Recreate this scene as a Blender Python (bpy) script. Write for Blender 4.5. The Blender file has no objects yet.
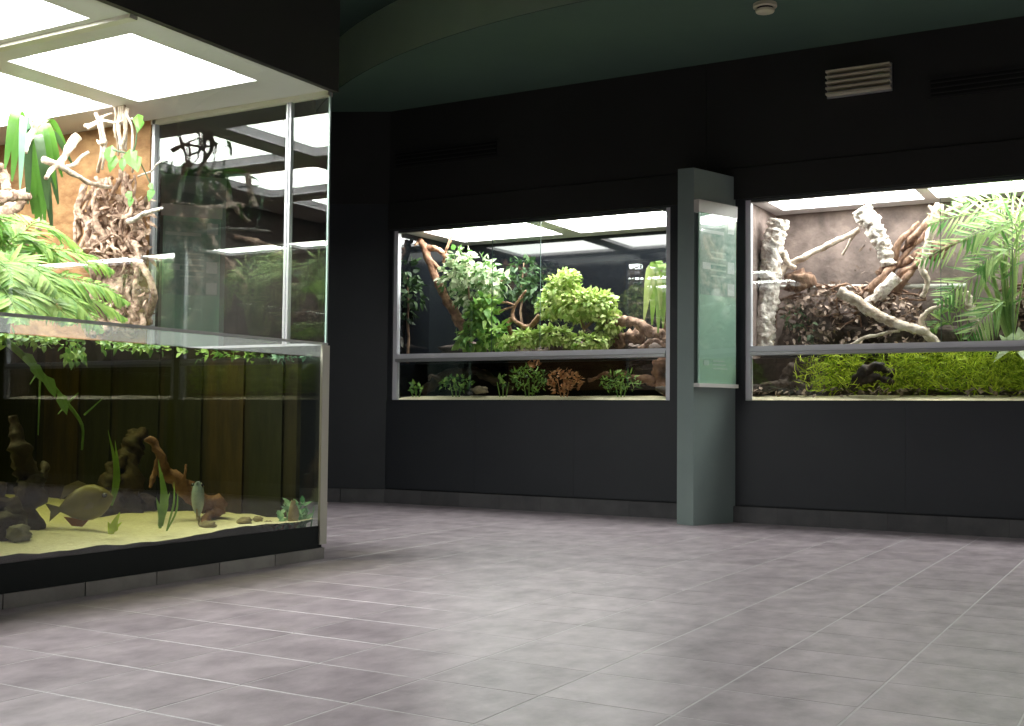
import bpy, math, random
from mathutils import Vector, Matrix, noise
R = random.Random(7)
scene = bpy.context.scene
col = scene.collection

# ------------------------------------------------------------------ camera
F = 1156.0; CX, CY = 512.0, 363.0; CAM = Vector((0, 0, .85))
def _d(p): return Vector(((p[0] - CX) / F, -(p[1] - CY) / F, -1.0)).normalized()
_Y = _d((1177, 423)); _X = -_d((-1500, 397)); _X = (_X - _Y * _X.dot(_Y)).normalized(); _Z = _X.cross(_Y)
ROT = Matrix((_X, _Y, _Z))                       # camera -> world
cam_data = bpy.data.cameras.new('camera'); cam = bpy.data.objects.new('camera', cam_data); col.objects.link(cam)
cam_data.sensor_width = 36; cam_data.lens = F / 1024 * 36; cam_data.clip_start = .05
cam.matrix_world = Matrix.Translation(CAM) @ ROT.to_4x4()
scene.camera = cam
# ------------------------------------------------------------------ world, exposure
w = bpy.data.worlds.new('world'); scene.world = w; w.use_nodes = True
w.node_tree.nodes['Background'].inputs[0].default_value = (.5, .6, .6, 1)
w.node_tree.nodes['Background'].inputs[1].default_value = .004
scene.view_settings.view_transform = 'Standard'; scene.view_settings.look = 'None'
scene.view_settings.gamma = 1; scene.view_settings.use_curve_mapping = False
scene.view_settings.exposure = 0.0
scene.cycles.use_denoising = True
scene.cycles.max_bounces = 14; scene.cycles.transparent_max_bounces = 40
scene.cycles.diffuse_bounces = 5; scene.cycles.glossy_bounces = 6
scene.cycles.sample_clamp_indirect = 6
LAMP = 26.0                                       # radiance of every tank's light panels

def at(px, py, ax, val):
    r = ROT @ _d((px, py)); t = (val - CAM[ax]) / r[ax]
    return CAM + r * t
def V(*a): return Vector(a)

# ------------------------------------------------------------------ materials
def nt(name):
    m = bpy.data.materials.new(name); m.use_nodes = True
    n = m.node_tree; n.nodes.clear()
    return m, n
def N(n, t, **kw):
    x = n.nodes.new(t)
    for k, v in kw.items(): setattr(x, k, v)
    return x
def c4(c): return (c[0], c[1], c[2], 1)
def mat(name, c1, c2=None, rough=.6, scale=6.0, bump=0.0, bscale=None, stretch=(1, 1, 1), metal=0.0, trans=0.0, spec=.5, coords='Object', detail=6, island=0.0, lo=.35, hi=.65, rnd=0.0):
    m, n = nt(name); L = n.links.new
    out = N(n, 'ShaderNodeOutputMaterial'); b = N(n, 'ShaderNodeBsdfPrincipled')
    b.inputs['Roughness'].default_value = rough; b.inputs['Metallic'].default_value = metal
    b.inputs['Specular IOR Level'].default_value = spec
    tc = N(n, 'ShaderNodeTexCoord'); mp = N(n, 'ShaderNodeMapping'); mp.inputs['Scale'].default_value = stretch
    if coords == 'World':
        g = N(n, 'ShaderNodeNewGeometry'); L(g.outputs['Position'], mp.inputs[0])
    else: L(tc.outputs[coords], mp.inputs[0])
    last = None
    if c2 is not None:
        nz = N(n, 'ShaderNodeTexNoise'); nz.inputs['Scale'].default_value = scale; nz.inputs['Detail'].default_value = detail; nz.inputs['Roughness'].default_value = .6
        L(mp.outputs[0], nz.inputs['Vector'])
        rp = N(n, 'ShaderNodeValToRGB'); rp.color_ramp.elements[0].position = lo; rp.color_ramp.elements[1].position = hi
        rp.color_ramp.elements[0].color = c4(c1); rp.color_ramp.elements[1].color = c4(c2)
        fac = nz.outputs['Fac']
        if island > 0:
            g2 = N(n, 'ShaderNodeNewGeometry'); mx = N(n, 'ShaderNodeMix'); mx.inputs[0].default_value = island
            L(fac, mx.inputs[2]); L(g2.outputs['Random Per Island'], mx.inputs[3]); fac = mx.outputs[0]
        if rnd > 0:
            oi = N(n, 'ShaderNodeObjectInfo'); mx = N(n, 'ShaderNodeMix'); mx.inputs[0].default_value = rnd
            L(fac, mx.inputs[2]); L(oi.outputs['Random'], mx.inputs[3]); fac = mx.outputs[0]
        L(fac, rp.inputs[0]); last = rp.outputs[0]; L(last, b.inputs['Base Color'])
    else: b.inputs['Base Color'].default_value = c4(c1)
    if bump > 0:
        nb = N(n, 'ShaderNodeTexNoise'); nb.inputs['Scale'].default_value = bscale or scale; nb.inputs['Detail'].default_value = 8
        L(mp.outputs[0], nb.inputs['Vector']); bp = N(n, 'ShaderNodeBump'); bp.inputs['Strength'].default_value = bump; bp.inputs['Distance'].default_value = .02
        L(nb.outputs['Fac'], bp.inputs['Height']); L(bp.outputs[0], b.inputs['Normal'])
    if trans > 0:
        tr = N(n, 'ShaderNodeBsdfTranslucent'); mx = N(n, 'ShaderNodeMixShader'); mx.inputs[0].default_value = trans
        if last: L(last, tr.inputs[0])
        else: tr.inputs[0].default_value = c4(c1)
        L(b.outputs[0], mx.inputs[1]); L(tr.outputs[0], mx.inputs[2]); L(mx.outputs[0], out.inputs[0])
    else: L(b.outputs[0], out.inputs[0])
    return m
def emit(name, c, s):
    m, n = nt(name); e = N(n, 'ShaderNodeEmission'); o = N(n, 'ShaderNodeOutputMaterial')
    e.inputs[0].default_value = c4(c); e.inputs[1].default_value = s; n.links.new(e.outputs[0], o.inputs[0]); return m
def pane_mat(name, tint, f0=.045):
    m, n = nt(name); L = n.links.new
    o = N(n, 'ShaderNodeOutputMaterial'); t = N(n, 'ShaderNodeBsdfTransparent'); g = N(n, 'ShaderNodeBsdfGlossy'); x = N(n, 'ShaderNodeMixShader')
    t.inputs[0].default_value = c4(tint); g.inputs['Roughness'].default_value = 0.0; g.inputs[0].default_value = (1, 1, 1, 1)
    lw = N(n, 'ShaderNodeLayerWeight'); lw.inputs[0].default_value = .5
    p = N(n, 'ShaderNodeMath', operation='POWER'); p.inputs[1].default_value = 5
    a = N(n, 'ShaderNodeMath', operation='MULTIPLY_ADD'); a.inputs[1].default_value = 1 - f0; a.inputs[2].default_value = f0
    L(lw.outputs['Facing'], p.inputs[0]); L(p.outputs[0], a.inputs[0]); L(a.outputs[0], x.inputs[0])
    L(t.outputs[0], x.inputs[1]); L(g.outputs[0], x.inputs[2]); L(x.outputs[0], o.inputs[0]); return m
def water_mat(name, c, dens):
    m, n = nt(name); L = n.links.new
    o = N(n, 'ShaderNodeOutputMaterial'); t = N(n, 'ShaderNodeBsdfTransparent'); g = N(n, 'ShaderNodeBsdfGlossy'); x = N(n, 'ShaderNodeMixShader')
    g.inputs['Roughness'].default_value = .02
    fr = N(n, 'ShaderNodeFresnel'); fr.inputs[0].default_value = 1.33
    # only the level top surface mirrors; against the glass walls water and glass join with hardly any reflection
    ge = N(n, 'ShaderNodeNewGeometry'); sp = N(n, 'ShaderNodeSeparateXYZ'); L(ge.outputs['True Normal'], sp.inputs[0])
    ab = N(n, 'ShaderNodeMath', operation='ABSOLUTE'); L(sp.outputs[2], ab.inputs[0])
    gt = N(n, 'ShaderNodeMath', operation='GREATER_THAN'); gt.inputs[1].default_value = .5; L(ab.outputs[0], gt.inputs[0])
    mu = N(n, 'ShaderNodeMath', operation='MULTIPLY'); L(gt.outputs[0], mu.inputs[0]); L(fr.outputs[0], mu.inputs[1])
    # steep light meets the upright glass beyond the critical angle and stays in the water
    lw = N(n, 'ShaderNodeLayerWeight'); lw.inputs[0].default_value = .5
    mr = N(n, 'ShaderNodeMapRange'); mr.inputs[1].default_value = .52; mr.inputs[2].default_value = .68; L(lw.outputs['Facing'], mr.inputs[0])
    iv = N(n, 'ShaderNodeMath', operation='SUBTRACT'); iv.inputs[0].default_value = 1; L(gt.outputs[0], iv.inputs[1])
    m2 = N(n, 'ShaderNodeMath', operation='MULTIPLY_ADD'); L(mr.outputs[0], m2.inputs[0]); L(iv.outputs[0], m2.inputs[1]); L(mu.outputs[0], m2.inputs[2])
    L(m2.outputs[0], x.inputs[0]); L(t.outputs[0], x.inputs[1]); L(g.outputs[0], x.inputs[2]); L(x.outputs[0], o.inputs[0])
    va = N(n, 'ShaderNodeVolumeAbsorption'); va.inputs[0].default_value = c4(c); va.inputs[1].default_value = dens
    L(va.outputs[0], o.inputs['Volume']); return m

M = {}
M['tile'] = mat('tile_stone', (.28, .225, .26), (.60, .505, .555), .36, 5.0, .06, 30, (1.5, 1, 1), coords='World', rnd=.10, lo=.30, hi=.72, detail=10)
M['grout'] = mat('grout', (.60, .56, .58), (.68, .64, .66), .5, 20, coords='World')
M['skirt'] = mat('skirting_stone', (.06, .058, .064), (.10, .096, .102), .55, 5, .05, 30, coords='World', rnd=.2)
M['plinth'] = mat('plinth_stone', (.22, .205, .195), (.36, .34, .32), .5, 5, .05, 30, coords='World', rnd=.25)
M['wall'] = mat('wall_paint', (.019, .022, .028), (.023, .026, .032), .55, 2, .03, 60)
M['wall_up'] = mat('upper_wall_paint', (.016, .016, .015), (.020, .020, .019), .7, 2)
M['canopy'] = mat('canopy_paint', (.022, .022, .019), (.026, .026, .022), .6, 2)
M['ceil'] = mat('ceiling_paint', (.066, .118, .088), (.074, .13, .096), .8, 1.5)
M['fascia'] = mat('soffit_edge_lit_tone', (.36, .48, .37), (.40, .52, .40), .8, 1.5)  # lighter colour imitates room light falling on the soffit edge
M['ceil_up'] = mat('upper_ceiling_paint', (.04, .08, .06), (.05, .09, .07), .8, 1.5)
M['pillar'] = mat('pillar_paint', (.25, .315, .30), (.27, .335, .32), .45, 3)
M['steel'] = mat('grey_metal', (.82, .82, .88), None, .4)
M['alu'] = mat('aluminium', (.42, .42, .44), None, .35, metal=.4)
M['frame'] = mat('dark_frame', (.10, .11, .11), None, .4, metal=.3)
M['white'] = mat('white_paint', (.72, .71, .67), (.78, .77, .73), .5, 3)
M['cream'] = mat('cream_trim', (.55, .53, .45), None, .5)
M['panelw'] = mat('light_ceiling', (.56, .54, .56), (.60, .58, .60), .6, 3)
M['lamp'] = emit('lamp_diffuser', (1, .985, .96), LAMP)
M['glass'] = pane_mat('clear_glass', (.96, .985, .97))
M['glass_edge'] = mat('glass_edge', (.14, .20, .18), None, .2)
M['backglass'] = mat('black_back_glass', (.006, .007, .009), None, .06, spec=.6)
M['cork'] = mat('cork_wall', (.24, .115, .045), (.40, .23, .10), .85, 7, .7, 16, (1, 1, 1.4))
M['rockwall'] = mat('taupe_rock_wall', (.085, .062, .055), (.20, .15, .132), .85, 5, .7, 14)
M['dark_back'] = mat('dark_aquarium_back', (.008, .007, .004), (.030, .023, .008), .8, 3, .4, 9, (2.5, 2.5, .5))
M['base'] = mat('tank_base', (.006, .010, .010), None, .5, spec=.2)
M['sand'] = mat('pale_sand', (.70, .64, .52), (.84, .79, .68), .9, 40, .4, 90)
M['sand_w'] = mat('white_sand', (.72, .64, .46), (.85, .78, .60), .9, 40, .4, 90)
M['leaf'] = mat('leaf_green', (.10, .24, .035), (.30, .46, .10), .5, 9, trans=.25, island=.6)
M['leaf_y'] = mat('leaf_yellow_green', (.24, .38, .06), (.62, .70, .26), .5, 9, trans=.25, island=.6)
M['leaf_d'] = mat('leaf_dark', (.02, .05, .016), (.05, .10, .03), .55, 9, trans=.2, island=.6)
M['leaf_v'] = mat('leaf_variegated', (.10, .22, .05), (.62, .68, .46), .5, 9, trans=.2, island=.7)
M['strap'] = mat('strap_leaf', (.035, .13, .012), (.10, .24, .03), .4, 4, trans=.2, island=.5)
M['fern'] = mat('fern_green', (.12, .29, .03), (.32, .50, .09), .55, 5, trans=.3, island=.5)
M['palm'] = mat('palm_green', (.09, .24, .04), (.46, .58, .22), .45, 5, trans=.3, island=.5)
M['moss'] = mat('water_moss', (.22, .34, .015), (.60, .72, .06), .7, 6, trans=.3, island=.6)
M['redleaf'] = mat('coral_leaf', (.42, .17, .06), (.70, .38, .18), .6, 8, trans=.2, island=.6)
M['aqua'] = mat('aquatic_leaf', (.07, .19, .03), (.26, .44, .08), .5, 8, trans=.3, island=.6)
M['aquagreen'] = mat('bluish_aquatic_leaf', (.10, .28, .16), (.28, .48, .32), .5, 8, trans=.2, island=.6)
M['bark'] = mat('brown_bark', (.11, .055, .035), (.40, .25, .17), .85, 16, 1.0, 30, (1, 1, .5), lo=.4, hi=.62)
M['bark_red'] = mat('red_brown_wood', (.17, .075, .04), (.44, .24, .15), .8, 14, .9, 30, lo=.4, hi=.62)
M['bark_pale'] = mat('pale_bark', (.38, .31, .26), (.80, .74, .68), .85, 18, 1.0, 34, lo=.38, hi=.55)
M['wood_pale'] = mat('bleached_wood', (.36, .27, .20), (.70, .60, .50), .8, 14, .8, 30, lo=.38, hi=.6)
M['bark_pink'] = mat('rooty_bark', (.16, .09, .06), (.56, .40, .30), .85, 18, 1.0, 30, lo=.38, hi=.6)
M['wood_dark'] = mat('waterlogged_wood', (.02, .013, .009), (.06, .036, .022), .7, 10, .6, 18)
M['wood_rust'] = mat('rusty_driftwood', (.13, .055, .03), (.27, .13, .075), .7, 12, .6, 18)
M['litter'] = mat('dead_leaf', (.12, .08, .06), (.42, .31, .25), .8, 10, island=.8)
M['soil'] = mat('dark_soil', (.05, .035, .028), (.12, .085, .07), .9, 12, .8, 20)
M['stone'] = mat('grey_stone', (.14, .13, .11), (.30, .28, .24), .8, 9, .5, 20)
M['pebble'] = mat('brown_pebble', (.16, .12, .08), (.40, .33, .22), .7, 9)
M['black'] = mat('black_slot', (.004, .004, .004), None, .8)
M['vent'] = mat('vent_metal', (.012, .012, .012), None, .6)
M['sign'] = mat('sign_print', (.48, .72, .60), (.52, .76, .64), .18, 2)
M['sign_dark'] = mat('sign_photo', (.34, .52, .47), (.60, .72, .68), .2, 18)
M['sign_white'] = mat('sign_white', (.80, .86, .86), None, .3)
M['sign_text'] = mat('sign_text', (.62, .76, .70), None, .4)
M['pipe'] = mat('white_pipe', (.66, .65, .62), None, .4)
M['ivory'] = mat('ivory_plastic', (.62, .58, .44), None, .45)
M['fish_y'] = mat('yellow_fish_skin', (.15, .12, .022), (.25, .21, .055), .4, 6)
M['fish_o'] = mat('orange_belly', (.36, .13, .03), None, .4)
M['fish_b'] = mat('blue_grey_fish_skin', (.16, .22, .25), (.34, .42, .45), .35, 9)
M['fish_t'] = mat('tan_fish_fin', (.22, .18, .09), None, .4)
M['eye'] = mat('eye_black', (.01, .01, .01), None, .1)

# ------------------------------------------------------------------ mesh helpers
ROOT = {}
def setp(o, label=None, cat=None, group=None, kind=None):
    if label: o['label'] = label
    if cat: o['category'] = cat
    if group: o['group'] = group
    if kind: o['kind'] = kind
    return o
def thing(name, label, cat, loc, group=None, kind=None):
    o = bpy.data.objects.new(name, None); col.objects.link(o); o.location = loc
    o.empty_display_size = .05; ROOT[o.name] = Vector(loc)
    return setp(o, label, cat, group, kind)
class MB:
    def __init__(s): s.v = []; s.f = []
    def box(s, a, b):
        i = len(s.v); x0, y0, z0 = a; x1, y1, z1 = b
        s.v += [(x0, y0, z0), (x1, y0, z0), (x1, y1, z0), (x0, y1, z0), (x0, y0, z1), (x1, y0, z1), (x1, y1, z1), (x0, y1, z1)]
        s.f += [tuple(i + k for k in q) for q in ((3, 2, 1, 0), (4, 5, 6, 7), (0, 1, 5, 4), (1, 2, 6, 5), (2, 3, 7, 6), (3, 0, 4, 7))]
        return s
    def poly(s, pts):
        i = len(s.v); s.v += [tuple(p) for p in pts]; s.f.append(tuple(range(i, i + len(pts)))); return s
    def prism(s, pts, z0, z1):
        i = len(s.v); n = len(pts)
        s.v += [(p[0], p[1], z0) for p in pts] + [(p[0], p[1], z1) for p in pts]
        s.f.append(tuple(i + k for k in reversed(range(n)))); s.f.append(tuple(i + n + k for k in range(n)))
        for k in range(n): s.f.append((i + k, i + (k + 1) % n, i + n + (k + 1) % n, i + n + k))
        return s
    def tube(s, path, rad, n=8, rough=0.0, fr=9.0):
        path = [Vector(p) for p in path]
        if not hasattr(rad, '__len__'): rad = [rad] * len(path)
        i = len(s.v); m = len(path); up = None
        for k, p in enumerate(path):
            t = (path[min(k + 1, m - 1)] - path[max(k - 1, 0)]).normalized()
            if up is None: up = V(0, 0, 1) if abs(t.z) < .9 else V(1, 0, 0)
            a = t.cross(up).normalized(); b = a.cross(t).normalized(); up = b
            for j in range(n):
                an = 2 * math.pi * j / n; dvec = a * math.cos(an) + b * math.sin(an)
                r = rad[k]
                if rough: r *= 1 + rough * noise.noise((p + dvec * r) * fr) + rough * .5 * noise.noise((p + dvec * r) * fr * 3)
                s.v.append(tuple(p + dvec * r))
        for k in range(m - 1):
            for j in range(n):
                s.f.append((i + k * n + j, i + k * n + (j + 1) % n, i + (k + 1) * n + (j + 1) % n, i + (k + 1) * n + j))
        s.f.append(tuple(i + j for j in reversed(range(n)))); s.f.append(tuple(i + (m - 1) * n + j for j in range(n)))
        return s
    def leaf(s, p, d, up, L, W, droop=.2, fold=.15):
        p = Vector(p); d = Vector(d).normalized(); sd = d.cross(up)
        if sd.length < 1e-4: sd = d.orthogonal()
        sd.normalize(); nn = sd.cross(d).normalized(); i = len(s.v)
        def q(t, u): return tuple(p + d * (L * t) + sd * (u * W) + nn * (fold * abs(u) * W - droop * L * t * t))
        s.v += [q(0, 0), q(.3, -.5), q(.3, 0), q(.3, .5), q(.68, -.36), q(.68, 0), q(.68, .36), q(1, 0)]
        s.f += [(i, i + 2, i + 1), (i, i + 3, i + 2), (i + 1, i + 2, i + 5, i + 4), (i + 2, i + 3, i + 6, i + 5), (i + 4, i + 5, i + 7), (i + 5, i + 6, i + 7)]
        return s
    def blob(s, c, r, rough=.3, fr=4.0, nu=14, nv=10):
        c = Vector(c); i = len(s.v)
        def pt(u, v):
            dv = V(math.cos(u) * math.sin(v), math.sin(u) * math.sin(v), math.cos(v))
            k = 1 + rough * noise.noise(c * 3 + dv * fr * .5) + rough * .5 * noise.noise(c + dv * fr)
            return tuple(c + V(dv.x * r[0], dv.y * r[1], dv.z * r[2]) * k)
        s.v.append(pt(0, 0))
        for a in range(1, nv):
            for b in range(nu): s.v.append(pt(2 * math.pi * b / nu, math.pi * a / nv))
        s.v.append(pt(0, math.pi)); e = len(s.v) - 1
        for b in range(nu):
            s.f.append((i, i + 1 + b, i + 1 + (b + 1) % nu))
            for a in range(nv - 2):
                o = i + 1 + a * nu; s.f.append((o + b, o + nu + b, o + nu + (b + 1) % nu, o + (b + 1) % nu))
            o = i + 1 + (nv - 2) * nu; s.f.append((o + b, e, o + (b + 1) % nu))
        return s
    def build(s, name, m, parent=None, smooth=False, base=None, kind=None, label=None):
        org = Vector((0, 0, 0))
        if parent is not None: org = ROOT.get(parent.name, org)
        elif base is not None: org = Vector(base)
        me = bpy.data.meshes.new(name); me.from_pydata([tuple(Vector(v) - org) for v in s.v], [], s.f)
        me.materials.append(M[m] if isinstance(m, str) else m)
        if smooth: me.polygons.foreach_set('use_smooth', [True] * len(me.polygons))
        me.update()
        o = bpy.data.objects.new(name, me); col.objects.link(o)
        if parent is not None: o.parent = parent
        elif base is not None: o.location = org
        ROOT[o.name] = org
        if kind: o['kind'] = kind
        if label: o['label'] = label
        return o
def bx(name, m, parent, a, b, **k): return MB().box(a, b).build(name, m, parent, **k)
def bez(pts, n):
    pts = [Vector(p) for p in pts]
    if len(pts) == 2: pts = [pts[0], (pts[0] + pts[1]) / 2, pts[1]]
    P = [pts[0] * 2 - pts[1]] + pts + [pts[-1] * 2 - pts[-2]]; out = []; seg = len(pts) - 1
    for k in range(n + 1):
        t = k / n * seg; j = min(int(t), seg - 1); u = t - j
        a, b, c, d = P[j], P[j + 1], P[j + 2], P[j + 3]
        out.append(.5 * ((2 * b) + (c - a) * u + (2 * a - 5 * b + 4 * c - d) * u * u + (3 * b - a - 3 * c + d) * u ** 3))
    return out
def rv(s=1.0): return V(R.uniform(-s, s), R.uniform(-s, s), R.uniform(-s, s))
def branch(mb, pts, r0, r1, n=14, rough=.25, seg=8, wob=.0, fr=12):
    pa = bez(pts, n)
    if wob: pa = [p + V(noise.noise(p * 7), noise.noise(p * 7 + V(9, 0, 0)), noise.noise(p * 7 + V(0, 9, 0))) * wob for p in pa]
    mb.tube(pa, [r0 + (r1 - r0) * k / n for k in range(n + 1)], seg, rough, fr); return pa
def cover(mb, vols, count, L, W, upb=.5, droop=.25):
    """leaves on the shells of ellipsoids (centre, radii)"""
    tot = sum(r[0] * r[2] for c, r in vols)
    for c, r in vols:
        for _ in range(max(4, int(count * r[0] * r[2] / tot))):
            d = rv().normalized() if True else None
            k = R.uniform(.55, 1.05); p = Vector(c) + V(d.x * r[0], d.y * r[1], d.z * r[2]) * k
            dd = (d + V(0, 0, R.uniform(-.9, .3)) + rv(.6)).normalized()
            mb.leaf(p, dd, (V(0, 0, 1) * upb + d + rv(.5)).normalized(), L * R.uniform(.6, 1.25), W * R.uniform(.7, 1.2), droop)
def frond(mb, pts, n, L, W, ang=1.0, droop=.25, r=.004, start=.12, face=V(0, 0, 1)):
    pa = bez(pts, n); mb.tube(pa, [r * (1 - .7 * k / n) for k in range(n + 1)], 5)
    for k in range(n + 1):
        t = k / n
        if t < start: continue
        tn = (pa[min(k + 1, n)] - pa[max(k - 1, 0)]).normalized()
        sd = tn.cross(face);  sd = sd.normalized() if sd.length > 1e-3 else V(1, 0, 0)
        l = L * math.sin(math.pi * min(1, (.12 + .86 * (t - start) / (1 - start)))) ** .7
        for sg in (-1, 1):
            d = (sd * sg * ang + tn * .75 + V(0, 0, R.uniform(-.35, .15))).normalized()
            mb.leaf(pa[k], d, face, l * R.uniform(.85, 1.1), W, droop)
    return pa
def copy_tree(o, parent=None):
    c = o.copy(); col.objects.link(c)
    if parent is not None: c.parent = parent
    for ch in list(o.children): copy_tree(ch, c)
    return c

# ------------------------------------------------------------------ the room: floor
XW0, XW1, YW = -7.9, 4.1, 9.2                      # far wall plane Y = 9.2
YB = -3.4
SILL, RAIL0, RAIL1, WTOP, WHDR, CEIL, CUP = 1.0, 1.372, 1.447, 2.66, 2.93, 3.85, 4.32
fl = MB().box((-8.2, YB, -.06), (XW1, 10.4, -.001)).build('floor', 'grout'); fl['kind'] = 'structure'
TX, TY, GJ = .433, .38, .005
tile_me = None; rest = MB(); ntile = 0
def inframe(x, y):
    v = ROT.transposed() @ (V(x, y, 0) - CAM)
    if v.z > -.3: return False
    px = CX + F * v.x / -v.z; py = CY - F * v.y / -v.z
    return -60 < px < 1084 and py < 790
cells = []
for i in range(-20, 16):
    for j in range(-19, 16):
        x0 = -.83 + TX * i; y0 = 3.90 + TY * j
        if x0 + TX < -7.6 or x0 > XW1 - .1 or y0 < YB or y0 > 9.15: continue
        if x0 + TX < -4.4 + .02 and y0 + TY < 5.4: continue
        cx, cy = x0 + TX / 2, y0 + TY / 2
        cells.append((0 if inframe(cx, cy) else 1, (V(cx, cy, 0) - CAM).length, x0, y0))
cells.sort()
for k, (out, dd, x0, y0) in enumerate(cells):
    if not out and ntile < 300:
        if tile_me is None:
            a = GJ / 2; b = .0025; mbt = MB(); X1, Y1 = TX - a, TY - a
            mbt.v = [(a, a, -.002), (X1, a, -.002), (X1, Y1, -.002), (a, Y1, -.002), (a + b, a + b, 0), (X1 - b, a + b, 0), (X1 - b, Y1 - b, 0), (a + b, Y1 - b, 0)]
            mbt.f = [(4, 5, 6, 7), (0, 1, 5, 4), (1, 2, 6, 5), (2, 3, 7, 6), (3, 0, 4, 7)]
            o = mbt.build('tile', 'tile', fl); tile_me = o.data
        else:
            o = bpy.data.objects.new('tile', tile_me); col.objects.link(o); o.parent = fl
        o.location = (x0, y0, R.uniform(-.0003, .0003)); ntile += 1
    else:
        rest.box((x0 + GJ / 2, y0 + GJ / 2, -.004), (x0 + TX - GJ / 2, y0 + TY - GJ / 2, 0))
rest.build('tile_field', 'tile', fl, kind='stuff')

# ------------------------------------------------------------------ far wall with window openings
WIN = [(-6.65, -3.74), (-3.08, .72), (.80, 3.71)]
wf = MB()
wf.box((-6.72, YW, 0), (XW1, YW + .12, SILL))
wf.box((-6.72, YW, WTOP), (XW1, YW + .12, CUP))
xs = [-6.72] + [v for a in WIN for v in a] + [XW1]
for k in range(0, len(xs), 2): wf.box((xs[k], YW, SILL), (xs[k + 1], YW + .12, WTOP))
wall_far = wf.build('wall_far', 'wall'); wall_far['kind'] = 'structure'
# upper wall board and a header board above each window, standing 2 cm proud
for x0, x1 in ((-6.70, -3.41), (-3.41, .76), (.76, XW1)):
    bx('upper_board', 'wall_up', wall_far, (x0, YW - .012, WHDR + .004), (x1 - .004, YW, CEIL + .3))
    bx('header_board', 'wall_up', wall_far, (x0, YW - .022, WTOP + .01), (x1 - .004, YW, WHDR))
for a, b in WIN:
    w3 = (b - a + .18) / 3
    for k in range(3): bx('apron_board', 'wall', wall_far, (a - .05 + w3 * k + .0007, YW - .015, .145), (a - .05 + w3 * (k + 1) - .0007, YW, SILL - .01))
# skirting tiles
bb = MB().box((-6.72, YW - .012, 0), (XW1, YW, .135)).build('baseboard_far', 'black'); bb['kind'] = 'structure'
x = -6.70; sk = None
while x < XW1 - .45:
    if sk is None: o = MB().box((0, 0, 0), (.4315, .012, .132)).build('tile', 'skirt', bb); sk = o.data
    else: o = bpy.data.objects.new('tile', sk); col.objects.link(o); o.parent = bb
    o.location = (x, YW - .024, 0); x += .433
# angled wall facet left of the first window
FD = V(-.897, -.442, 0); FN = V(.442, -.897, 0); FP = V(-6.70, YW, 0); FLEN = 1.05
def facet(name, m, parent, s0, s1, d0, d1, z0, z1):
    p = [FP + FD * s0 + FN * d0, FP + FD * s1 + FN * d0, FP + FD * s1 + FN * d1, FP + FD * s0 + FN * d1]
    return MB().prism([(q.x, q.y) for q in p], z0, z1).build(name, m, parent)
wl = facet('wall_left', 'wall', None, 0, FLEN, -.1, 0, 0, CUP); wl['kind'] = 'structure'
facet('upper_board', 'wall_up', wl, .002, FLEN, 0, .012, WHDR, CUP)
bl = facet('baseboard_left', 'black', None, .0, FLEN, 0, .012, 0, .135); bl['kind'] = 'structure'
for k in range(2): facet('tile', 'skirt', bl, .01 + .433 * k, .438 + .433 * k, .012, .024, 0, .132)
e = FP + FD * FLEN
for nm, a, b in (('wall_side', (e.x - .1, 5.48, 0), (e.x, e.y, CUP)), ('wall_back', (-8.2, YB - .1, 0), (XW1 + .1, YB, CUP))):
    o = MB().box(a, b).build(nm, 'wall'); o['kind'] = 'structure'
RWIN = [(1.85, 4.76), (5.10, 8.01)]                 # openings of the right-hand wall (outside the picture)
g = MB(); g.box((XW1, YB, 0), (XW1 + .12, YW + .12, SILL)); g.box((XW1, YB, WTOP), (XW1 + .12, YW + .12, CUP))
ys_ = [YB] + [v for a in RWIN for v in a] + [YW + .12]
for k in range(0, len(ys_), 2): g.box((XW1, ys_[k], SILL), (XW1 + .12, ys_[k + 1], WTOP))
o = g.build('wall_right', 'wall'); o['kind'] = 'structure'
# ------------------------------------------------------------------ ceiling with a curved dropped soffit
ce = MB().box((-10.2, YB, CUP), (XW1 + .1, 10.6, CUP + .1)).build('ceiling', 'ceil_up'); ce['kind'] = 'structure'
cc = V(-3.456, 13.214, 0); cr = 5.852; pts = []
a0, a1 = math.radians(270 - 62), math.radians(270 + 62)
for k in range(65):
    an = a0 + (a1 - a0) * k / 64; pts.append((cc.x + cr * math.cos(an), cc.y + cr * math.sin(an)))
pts += [(1.8, 10.5), (-8.9, 10.5)]
sof = MB().prism(pts, CEIL, CUP).build('soffit', 'ceil', ce)
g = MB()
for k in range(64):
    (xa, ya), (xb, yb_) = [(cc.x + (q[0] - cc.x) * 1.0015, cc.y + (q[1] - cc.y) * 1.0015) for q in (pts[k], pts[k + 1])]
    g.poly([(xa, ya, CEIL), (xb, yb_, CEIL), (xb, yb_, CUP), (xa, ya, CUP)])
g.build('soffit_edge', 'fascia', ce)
bx('soffit_run', 'ceil', ce, (1.0, 7.6, CEIL), (XW1, 10.5, CUP))

# ------------------------------------------------------------------ smoke detector, wall light, vents
p = at(765, 4, 2, CEIL); sd = thing('smoke_detector', 'round ivory smoke detector on the green ceiling', 'smoke detector', p)
def disc(mb, c, prof, n=20):
    i = len(mb.v)
    for r, z in prof:
        for k in range(n): mb.v.append((c[0] + r * math.cos(2 * math.pi * k / n), c[1] + r * math.sin(2 * math.pi * k / n), c[2] + z))
    for a in range(len(prof) - 1):
        for k in range(n): mb.f.append((i + a * n + k, i + a * n + (k + 1) % n, i + (a + 1) * n + (k + 1) % n, i + (a + 1) * n + k))
    mb.f.append(tuple(i + (len(prof) - 1) * n + k for k in range(n))); return mb
disc(MB(), p, [(.085, 0), (.085, -.025), (.075, -.03)]).build('base', 'ivory', sd)
disc(MB(), p, [(.06, -.03), (.06, -.045)]).build('sensor_gap', 'black', sd)
disc(MB(), p, [(.07, -.045), (.065, -.06), (.03, -.068)]).build('cap', 'ivory', sd)

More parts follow.
